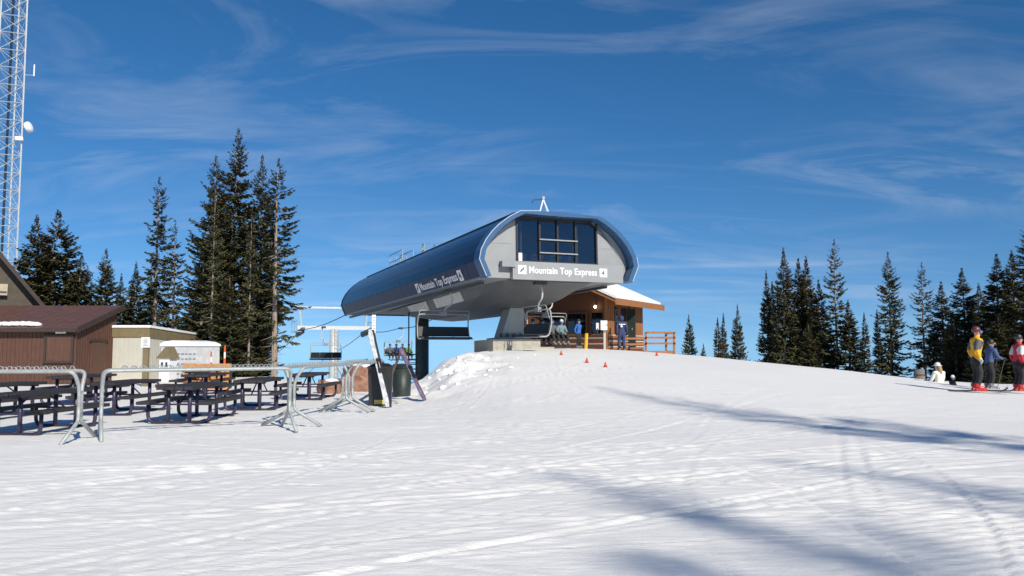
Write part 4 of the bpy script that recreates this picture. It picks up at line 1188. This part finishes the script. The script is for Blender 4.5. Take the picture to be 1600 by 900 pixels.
# openings on the lit side wall
MB().box((.06, 2.35, 1.55), (.06, 1.05, 2.25)).build("door_opening", BLACK, hut)
dr = MB().box((.30, 3.15, 1.55), (.5, .06, 2.2)).build("door", mat("dark_green_door", (.03, .045, .04), .5), hut)
MB().box((.36, 3.11, 1.5), (.05, .05, .12)).build("handle", GALV, dr)
for y in (1.8, 3.45): MB().box((.09, y, 1.65), (.08, .12, 2.4)).build("door_post", CEDAR, hut)
w1 = MB().box((.06, 1.2, 1.95), (.05, .36, 1.5)).build("window", BLACK, hut)
MB().box((.09, 1.2, 1.95), (.02, .28, 1.4)).build("pane", GLASS, w1)
for (x0, x1, z0, z1) in ((-.95, -.18, 1.15, 2.4), (-2.35, -1.2, 1.15, 2.35), (-3.9, -2.7, 1.15, 2.35)):
    w1 = MB().box(((x0 + x1) / 2, .07, (z0 + z1) / 2), (x1 - x0, .06, z1 - z0)).build("window", BLACK, hut)
    MB().box(((x0 + x1) / 2, .03, (z0 + z1) / 2), (x1 - x0 - .1, .02, z1 - z0 - .1)).build("pane", GLASS, w1)
    m = MB()
    for xx in (x0, x1): m.box((xx, .03, (z0 + z1) / 2), (.09, .08, z1 - z0 + .18))
    for zz in (z0, z1): m.box(((x0 + x1) / 2, .03, zz), (x1 - x0 - .09, .08, .09))
    m.build("frame", CEDAR_D, w1)
lm = MB().lathe([(.02, -.09), (.065, -.04), (.075, 0), (.045, .05), (.01, .065)], 12, Matrix.Translation((-.62, -.12, 2.68))).build("wall_lamp", LAMPGLOW, hut, True)
MB().tube([(-.62, .06, 2.8), (-.62, -.12, 2.8)], .03, 6).build("bracket", DARKGREY, lm)
# deck with rails
DX0, DX1, DY0, DY1 = 6.25, 8.95, 44.3, 46.6
dz = 1.30
deck = thing("deck", (DX0, DY0, gz(DX0, DY0)), 0, "raised wooden deck with three-rail fence at the hut door", "deck")
g0 = gz(DX0, DY0); W = DX1 - DX0; Dp = DY1 - DY0; fz = dz - g0
for k in range(9): MB().box((W / 2, .13 + k * Dp / 9, fz - .03), (W, Dp / 9 - .015, .05)).build("floor_board", DECKWOOD, deck)
MB().box((W / 2, -.03, fz - .12), (W + .1, .06, .26)).build("rim_board", DECKWOOD, deck)
MB().box((W + .03, Dp / 2, fz - .12), (.06, Dp, .26)).build("rim_board", DECKWOOD, deck)
for (x, y) in ((-.02, 0), (W * .42, -.02), (W, -.02), (W, Dp)):
    MB().box((x, y - .03, fz / 2 + .45), (.11, .11, fz + 1.15)).build("post", DECKWOOD, deck)
for z in (.42, .74, 1.02):
    MB().box((W * .71, -.08, fz + z), (W * .60, .05, .11)).build("rail", DECKWOOD, deck)
    MB().box((W + .08, Dp / 2, fz + z), (.05, Dp, .11)).build("rail", DECKWOOD, deck)
    if z < .9: MB().box((W * .2, -.08, fz + z - .05), (W * .44, .05, .11)).build("rail", DECKWOOD, deck)
# white box on post, yellow post, cones
p = Vector((P(945, 548, 42.3).x, 42.3, 0)); p.z = gz(p.x, p.y)
root = thing("control_post", p, -.2, "white control box on a pale post in front of the hut", "post")
MB().box((0, 0, .6), (.11, .11, 1.2)).build("post", SILVER, root)
bx_ = MB().box((-.02, -.1, 1.27), (.34, .24, .5)).build("box", WHITE, root)
MB().box((.14, -.225, 1.27), (.02, .02, .1)).build("latch", DARKGREY, bx_)
MB().box((-.36, -.02, 1.22), (.16, .14, .36)).build("phone", WHITE, root)
MB().tube(rounded([(-.36, -.08, 1.1), (-.4, -.1, .75), (-.2, -.1, .7), (-.18, -.06, 1.0)], .1), .035, 6).build("hose", BLACK, root, True)
p = Vector((P(915, 545, 40.5).x, 40.5, 0)); p.z = gz(p.x, p.y) - .1
root = thing("yellow_post", p, 0, "short yellow post standing in the snow before the hut windows", "post")
MB().tube([(0, 0, 0), (.05, 0, .85)], .09, 10).build("tube", YELLOW, root)
MB().tube([(.05, 0, .85), (.052, 0, .88)], .095, 10).build("cap", YELLOW, root)
for (u, v, lb) in ((877, 555, "small red cone highest on the slope below the hut"), (917, 567, "small red cone in the middle of the line of three"), (946, 574, "small red cone lowest on the slope in the line of three"), (1026, 556, "tiny red cone beside the deck corner")):
    q = on_ground(u, v, 12, 44)
    h = .20
    root = thing("snow_cone", q - Vector((0, 0, .02)), 0, lb, "cone", "small red cones on the snow")
    MB().box((0, 0, .015), (.17, .17, .03)).build("foot", CONE_RED, root)
    MB().lathe([(.062, .03), (.035, .13), (.016, h)], 10).build("cone_body", CONE_RED, root, True)

# ------------------------------------------------------------------ people
def skin_body(name, joints, bones, mats, parent):
    """joints: name -> (pos, radius); bones: (a, b, material index); one continuous skinned mesh"""
    names = list(joints); ix = {n: i for i, n in enumerate(names)}
    me = bpy.data.meshes.new(name)
    me.from_pydata([joints[n][0] for n in names], [(ix[a], ix[b]) for a, b, _ in bones], [])
    ob = bpy.data.objects.new("tmp_body", me); COL.objects.link(ob)
    md = ob.modifiers.new("s", 'SKIN'); md.use_smooth_shade = True
    sv = me.skin_vertices[0].data
    for n in names:
        r = joints[n][1]; sv[ix[n]].radius = (r, r) if not isinstance(r, tuple) else r
        sv[ix[n]].use_root = n == 'pelvis'
    ob.modifiers.new("d", 'SUBSURF').levels = 3
    dg = bpy.context.evaluated_depsgraph_get()
    res = bpy.data.meshes.new_from_object(ob.evaluated_get(dg)); bpy.data.objects.remove(ob)
    res.materials.clear()
    for k in mats: res.materials.append(k)
    segs = [(Vector(joints[a][0]), Vector(joints[b][0]), mi) for a, b, mi in bones]
    mi_ = []
    for pl_ in res.polygons:
        c = pl_.center; best = 1e9; bmi = 0
        for A, B, mi in segs:
            d = B - A; tt = max(0, min(1, (c - A).dot(d) / max(d.length_squared, 1e-9)))
            ds = (c - (A + d * tt)).length
            if ds < best: best = ds; bmi = mi
        mi_.append(bmi)
    res.polygons.foreach_set("material_index", mi_); res.polygons.foreach_set("use_smooth", [True] * len(mi_))
    res.name = name
    o = bpy.data.objects.new(name, res); COL.objects.link(o); o.parent = parent
    return o
def cloth(name, c): return mat(name, c, .8, 0, .12, 9, .25, 60)
def glove(parent, wrist, dirv, m_, sgn):
    """palm, four bent fingers, thumb"""
    w = Vector(wrist); d = Vector(dirv).normalized(); s = d.cross(Vector((0, 0, 1)))
    s = s.normalized() if s.length > .1 else Vector((1, 0, 0))
    n = d.cross(s)
    mb = MB(); mb.tube([w - d * .03, w + d * .03, w + d * .10], [.036, .048, .044], 8)
    for k in range(4):
        o = s * (-.036 + .024 * k); ln = (.075, .088, .082, .062)[k]
        b0 = w + d * .09 + o
        mb.tube([b0, b0 + d * ln * .5 + n * .012, b0 + d * ln * .85 + n * .04], [.0135, .013, .010], 6)
    b0 = w + d * .03 + s * .045 * sgn
    mb.tube([b0, b0 + s * .035 * sgn + d * .035, b0 + s * .03 * sgn + d * .075 + n * .01], [.015, .014, .010], 6)
    mb.build("glove", m_, parent, True)
def person(loc, rz, label, jacket, pants, boots, head_kind, head_mat, pose='stand', gloves=None, scale=1.0, skis=None, cat="person", group=None, jacket2=None, poles=False, goggles=None, hair=None, lean=0.0, arms='down'):
    """faces local -y"""
    root = thing("person", loc, rz, label, cat, group); root.scale = (scale,) * 3
    J = {}
    if pose == 'stand':
        ph = .93; ly = -lean
        J['pelvis'] = ((0, .01, ph), (.175, .135)); J['waist'] = ((0, ly * .3, ph + .17), (.165, .125)); J['chest'] = ((0, ly * .7 - .02, ph + .38), (.205, .165))
        J['should'] = ((0, ly, ph + .53), (.13, .11)); J['neck'] = ((0, ly - .01, ph + .575), .075)
        for s, n in ((-1, 'l'), (1, 'r')):
            J['hip' + n] = ((s * .10, .01, ph - .08), .115); J['knee' + n] = ((s * .125, -.07, .50), .088); J['ank' + n] = ((s * .13, .03, .12), .072)
            J['toe' + n] = ((s * .145, -.16, .07), .055)
        kz = ph
    else:
        ph = .14; ly = 0
        J['pelvis'] = ((0, .06, ph), (.17, .14)); J['waist'] = ((0, .10, ph + .18), (.165, .13)); J['chest'] = ((0, .09, ph + .40), (.20, .145))
        J['should'] = ((0, .06, ph + .53), (.13, .11)); J['neck'] = ((0, .04, ph + .575), .075); ly = -.05
        for s, n in ((-1, 'l'), (1, 'r')):
            if pose == 'sit':
                J['hip' + n] = ((s * .10, -.02, ph - .01), .112); J['knee' + n] = ((s * .14, -.42, ph + .02), .09); J['ank' + n] = ((s * .14, -.44, ph - .36), .07); J['toe' + n] = ((s * .15, -.62, ph - .40), .055)
            else:
                J['hip' + n] = ((s * .11, -.03, ph), .112); J['knee' + n] = ((s * .2, -.36, ph + .20), .09); J['ank' + n] = ((s * .2, -.66, ph - .06), .07); J['toe' + n] = ((s * .22, -.80, ph + .03), .055)
    sz = J['should'][0][2]; sy = J['should'][0][1]
    for s, n in ((-1, 'l'), (1, 'r')):
        J['sh' + n] = ((s * .20, sy + .01, sz - .02), .085)
        if arms == 'down' and pose == 'stand': e, w = (s * .27, sy + .11, sz - .29), (s * .26, sy + .02, sz - .53)
        elif arms == 'fwd' or pose != 'stand': e, w = (s * .27, sy - .06, sz - .28), (s * .20, sy - .30, sz - .34)
        else: e, w = (s * .27, sy + .02, sz - .28), (s * .14, sy - .22, sz - .32)
        J['el' + n] = (e, .066); J['wr' + n] = (w, .046)
    nk = Vector(J['neck'][0])
    J['jaw'] = (tuple(nk + Vector((0, -.02, .085))), (.066, .072)); J['head'] = (tuple(nk + Vector((0, -.015, .165))), (.082, .095)); J['crown'] = (tuple(nk + Vector((0, -.005, .235))), (.065, .075))
    B = [('pelvis', 'waist', 0), ('waist', 'chest', 0), ('chest', 'should', 0), ('should', 'neck', 0), ('neck', 'jaw', 0), ('jaw', 'head', 3), ('head', 'crown', 3)]
    for n in 'lr':
        B += [('pelvis', 'hip' + n, 1), ('hip' + n, 'knee' + n, 1), ('knee' + n, 'ank' + n, 1), ('ank' + n, 'toe' + n, 2), ('should', 'sh' + n, 0), ('sh' + n, 'el' + n, 4), ('el' + n, 'wr' + n, 0)]
    skin_body("body", J, B, [jacket, pants, boots, SKIN, jacket2 or jacket], root)
    gm_ = gloves or BLACK
    for s, n in ((-1, 'l'), (1, 'r')):
        w = Vector(J['wr' + n][0]); glove(root, w, w - Vector(J['el' + n][0]), gm_, -s)
        a = Vector(J['ank' + n][0]); tv = Vector(J['toe' + n][0])
        fd = (tv - a); fd.z = 0 if pose == 'stand' else fd.z * .3; fd.normalize()
        bt = MB().tube([a + Vector((0, 0, .10)), a + Vector((0, 0, .0))], [.074, .076], 8)
        mid = (a + tv) / 2; R = fd.to_track_quat('Y', 'Z').to_matrix()
        bt.box(mid + Vector((0, 0, -.035)) - fd * .0, (.095, .30, .085), R, taper=(.75, .88)); bt.build("boot", boots, root)
        if skis:
            c = a + fd * .12; c.z = tv.z - .068
            m = MB(); half = .82
            st = [(-half, 0, .05), (-.4, 0, .045), (.4, 0, .045), (half - .12, 0, .052), (half, .07, .03)]
            vs = []
            for (q, zz, w_) in st:
                for sx_ in (-1, 1):
                    for hz in (0, .022): vs.append(tuple(c + R @ Vector((sx_ * w_, q, zz + hz))))
            fs = [(0, 2, 3, 1)]
            for i in range(len(st) - 1):
                o4 = 4 * i; fs += [(o4, o4 + 4, o4 + 6, o4 + 2), (o4 + 1, o4 + 3, o4 + 7, o4 + 5), (o4, o4 + 1, o4 + 5, o4 + 4), (o4 + 2, o4 + 6, o4 + 7, o4 + 3)]
            o4 = 4 * (len(st) - 1); fs.append((o4, o4 + 1, o4 + 3, o4 + 2))
            m.add(vs, fs); sk = m.build("ski", skis, root)
            MB().box(c + Vector((0, 0, .035)), (.07, .36, .03), R).build("binding", BLACK, sk)
        if poles:
            h_ = w + (w - Vector(J['el' + n][0])).normalized() * .08
            MB().tube([h_ + Vector((0, -.03, .06)), h_ + Vector((s * .05, .35, -w.z + .08))], .011, 5).build("ski_pole", DARKGREY, root)
    hc = Vector(J['head'][0])
    MB().tube([hc + Vector((0, -.085, .0)), hc + Vector((0, -.115, -.035))], [.012, .018], 6).build("nose", SKIN, root, True)
    for s in (-1, 1): MB().lathe([(.004, -.012), (.02, 0), (.004, .012)], 8, Matrix.Translation(hc + Vector((s * .088, .005, -.02))) @ Matrix.Rotation(math.pi / 2, 4, 'Y') @ Matrix.Diagonal((1.5, 1, 1, 1))).build("ear", SKIN, root)
    mo = MB().box(hc + Vector((0, -.092, -.065)), (.045, .01, .012)); mo.build("mouth", mat("lip", (.32, .12, .10), .5), root)
    if head_kind == 'helmet':
        hm = MB().lathe([(.108, -.06), (.122, .0), (.118, .06), (.09, .115), (.045, .145), (.01, .15)], 14, Matrix.Translation(hc + Vector((0, .022, .055))) @ Matrix.Diagonal((.84, .95, .82, 1)))
        hm.build("helmet", head_mat, root, True)
    elif head_kind == 'hat':
        MB().lathe([(.10, .02), (.108, .05), (.10, .10), (.07, .145), (.02, .17)], 14, Matrix.Translation(hc)).build("hat", head_mat, root, True)
        MB().lathe([(.155, .03), (.16, .045), (.11, .06)], 16, Matrix.Translation(hc)).build("hat_brim", head_mat, root, True)
    elif head_kind == 'hood':
        MB().lathe([(.10, -.13), (.135, -.06), (.14, .03), (.115, .11), (.05, .15), (.01, .155)], 14, Matrix.Translation(hc + Vector((0, .03, .0))) @ Matrix.Diagonal((.95, 1.02, 1, 1))).build("hood", head_mat, root, True)
    else:
        MB().lathe([(.098, .0), (.108, .04), (.098, .10), (.06, .15), (.01, .165)], 14, Matrix.Translation(hc + Vector((0, .008, 0)))).build("beanie", head_mat, root, True)
    if goggles:
        MB().tube(rounded([hc + Vector((-.085, -.03, .015)), hc + Vector((-.06, -.105, .012)), hc + Vector((.06, -.105, .012)), hc + Vector((.085, -.03, .015))], .03), .034, 8).build("goggles", goggles, root, True)
    else:
        for s in (-1, 1): MB().lathe([(.002, -.012), (.014, 0), (.002, .012)], 8, Matrix.Translation(hc + Vector((s * .035, -.088, .005)))).build("eye", BLACK, root)
    if hair:
        MB().tube([hc + Vector((0, .075, .02)), hc + Vector((0, .115, -.12)), hc + Vector((0, .125, -.30))], [.075, .085, .05], 9).build("hair", hair, root, True)
    return root
YEL = cloth("yellow_jacket_cloth", (.80, .40, .015)); GREYJ = cloth("grey_jacket_panel", (.11, .11, .115)); BLKP = cloth("black_ski_pants", (.018, .018, .021))
NAVY = cloth("navy_uniform_cloth", (.028, .045, .125)); BLUEJ = cloth("blue_jacket_cloth", (.06, .10, .22)); REDJ = cloth("red_jacket_cloth", (.55, .03, .06)); WHTJ = cloth("white_jacket_cloth", (.62, .62, .60))
CREAMJ = cloth("cream_white_jacket", (.72, .70, .62)); TANJ = cloth("tan_jacket_cloth", (.40, .33, .22)); MAROON = cloth("maroon_jacket_cloth", (.16, .03, .05)); GRN = cloth("green_jacket_cloth", (.12, .25, .07))
BOOTR = mat("red_ski_boot", (.55, .035, .03), .35, 0, .1, 8); BOOTG = mat("grey_ski_boot", (.22, .22, .23), .4, 0, .1, 8)
GLW = cloth("pale_glove", (.60, .60, .56)); LENS = mat("blue_goggle_lens", (.15, .25, .55), .12, .3, .1, 5); LENSO = mat("orange_goggle_lens", (.6, .22, .04), .15, .3, .1, 5)
HELM = mat("dark_red_helmet", (.12, .03, .035), .35, 0, .1, 5); HELK = mat("black_helmet", (.025, .028, .03), .35, 0, .1, 5); HELW = mat("white_helmet", (.7, .7, .7), .35, 0, .05, 5)
BLOND = mat("light_brown_hair", (.38, .24, .12), .7, 0, .2, 20)
def at_ground(u, D):
    x = P(u, 600, D).x; return Vector((x, D, gz(x, D)))
HP = math.pi / 2
q = at_ground(1526, 23.6); q.z = P(1526, 611, 23.6).z
person(q, HP - .15, "skier in yellow and grey jacket with red boots, standing side on", YEL, BLKP, BOOTR, 'helmet', HELM, gloves=GLW, skis=SKI_D, jacket2=GREYJ, goggles=LENS, scale=1.03, lean=.04)
q = at_ground(1546, 25.6); q.z = P(1546, 608, 25.6).z
person(q, HP + .1, "skier in blue jacket partly hidden behind the yellow skier", BLUEJ, BLKP, BOOTG, 'helmet', HELK, skis=SKI_S, goggles=LENSO, scale=.86, lean=.12, arms='fwd', poles=True)
q = at_ground(1592, 24.0); q.z = P(1592, 611, 24.0).z
person(q, HP, "skier in red and white jacket and black helmet near the dark trees", REDJ, BLKP, BOOTR, 'helmet', HELK, gloves=BLACK, skis=SKI_B, jacket2=WHTJ, scale=.92, lean=.05)
q = at_ground(1465, 28.5); q.z = P(1465, 610, 28.5).z
person(q, math.pi + .3, "person in cream white jacket and white brimmed hat sitting on the snow", CREAMJ, BLKP, BOOTG, 'hat', HELW, pose='ground', hair=BLOND, scale=.95)
q = at_ground(1490, 27.0); q.z = P(1490, 613, 27.0).z
person(q, HP, "small skier in black with pale helmet crouching low beside the yellow skier", BLKP, BLKP, BOOTG, 'helmet', HELW, pose='ground', scale=.55, goggles=LENS)
q = at_ground(1354, 38); q.z = P(1354, 587, 38).z - 1.78
person(q, .3, "person in grey and white helmet showing above the snow crest", WHTJ, BLKP, BOOTG, 'helmet', HELW, goggles=LENS)
q = at_ground(1425, 37); q.z = P(1425, 595, 37).z - 1.74
person(q, -.4, "person in maroon jacket showing just over the snow crest", MAROON, BLKP, BOOTG, 'beanie', MAROON)
q = at_ground(972, 43.0)
st = person(q, math.pi + .1, "lift attendant in navy uniform standing back to view at the hut door", NAVY, NAVY, BLACK, 'hood', NAVY, scale=1.02, arms='down')
sg = MB().box((0, .165, 1.36), (.34, .03, .04)).build("back_stripe", WHITE, st)
MB().lathe([(.06, -.008), (.06, .008)], 10, Matrix.Translation((.04, .172, 1.26)) @ Matrix.Rotation(HP, 4, 'X')).build("back_badge", WHITE, st)
# riders
def rider(chair_loc, a, label, jacket, head, hm, group):
    off = Vector((a * ca, a * sa, 0)) + Vector((sa, -ca, 0)) * .05
    person(chair_loc + off + Vector((0, 0, -.02)), YAW, label, jacket, BLKP, BOOTG, head, hm, pose='sit', group=group, skis=SKI_D, goggles=LENS)
GU = "riders getting off the loaded chair"
rider(c_load, -.85, "rider in pale grey jacket on the chair beside the hut", WHTJ, 'helmet', HELK, GU)
rider(c_load, -.30, "rider in tan jacket on the chair beside the hut", TANJ, 'beanie', HELK, GU)
rider(c_load, .28, "rider in black on the chair beside the hut", GREYJ, 'helmet', HELK, GU)
rider(c_load, .84, "rider in teal grey jacket on the chair beside the hut", cloth("teal_grey_jacket", (.16, .24, .27)), 'helmet', HELW, GU)
q = S(4.9, 7.2, 0); q.z = gz(q.x, q.y)
person(q, YAW + .5, "person in bright blue jacket standing by the hut wall near the chair", cloth("bright_blue_jacket", (.03, .13, .45)), BLKP, BOOTG, 'helmet', HELK, scale=.85, skis=SKI_D)
GI = "riders coming up on the loaded chair"
for a, jk, lb in ((-.8, GREYJ, "dark grey clad rider on the incoming chair above the bins"), (-.25, NAVY, "navy clad rider on the incoming chair above the bins"), (.3, BLKP, "black clad rider on the incoming chair above the bins"), (.85, GRN, "green jacketed rider on the incoming chair above the bins")):
    rider(c_in, a, lb, jk, 'helmet', HELK, GI)
# small things at the wood's edge
q = at_ground(1437, 33); q.z = P(1437, 609, 33).z - .3
root = thing("wooden_barrel", q, 0, "grey weathered wooden barrel at the edge of the dark trees", "barrel")
hh = P(1437, 577, 33).z - q.z
MB().lathe([(.19, 0), (.225, hh * .5), (.2, hh)], 14).build("staves", mat("weathered_grey_wood", (.16, .14, .125), .8, 0, .3, 5, .3, 30, stretch=(5, 5, .4)), root, True)
for k in (.2, .8): MB().lathe([(.222, hh * k - .03), (.222, hh * k + .03)], 14).build("hoop", DARKGREY, root)
q = at_ground(1413, 34); q.z = P(1413, 612, 34).z - .2
root = thing("small_sign", q, 0, "small white framed sign low on the snow crest", "sign")
zt = P(1413, 603, 34).z - q.z
MB().bar((0, 0, 0), (0, 0, zt), .05).build("stake", DARKGREY, root)
s_ = MB().box((0, -.04, zt), (.30, .03, .26)).build("frame", WHITE, root)
MB().box((0, -.058, zt), (.18, .01, .14)).build("face", DARKGREY, s_)
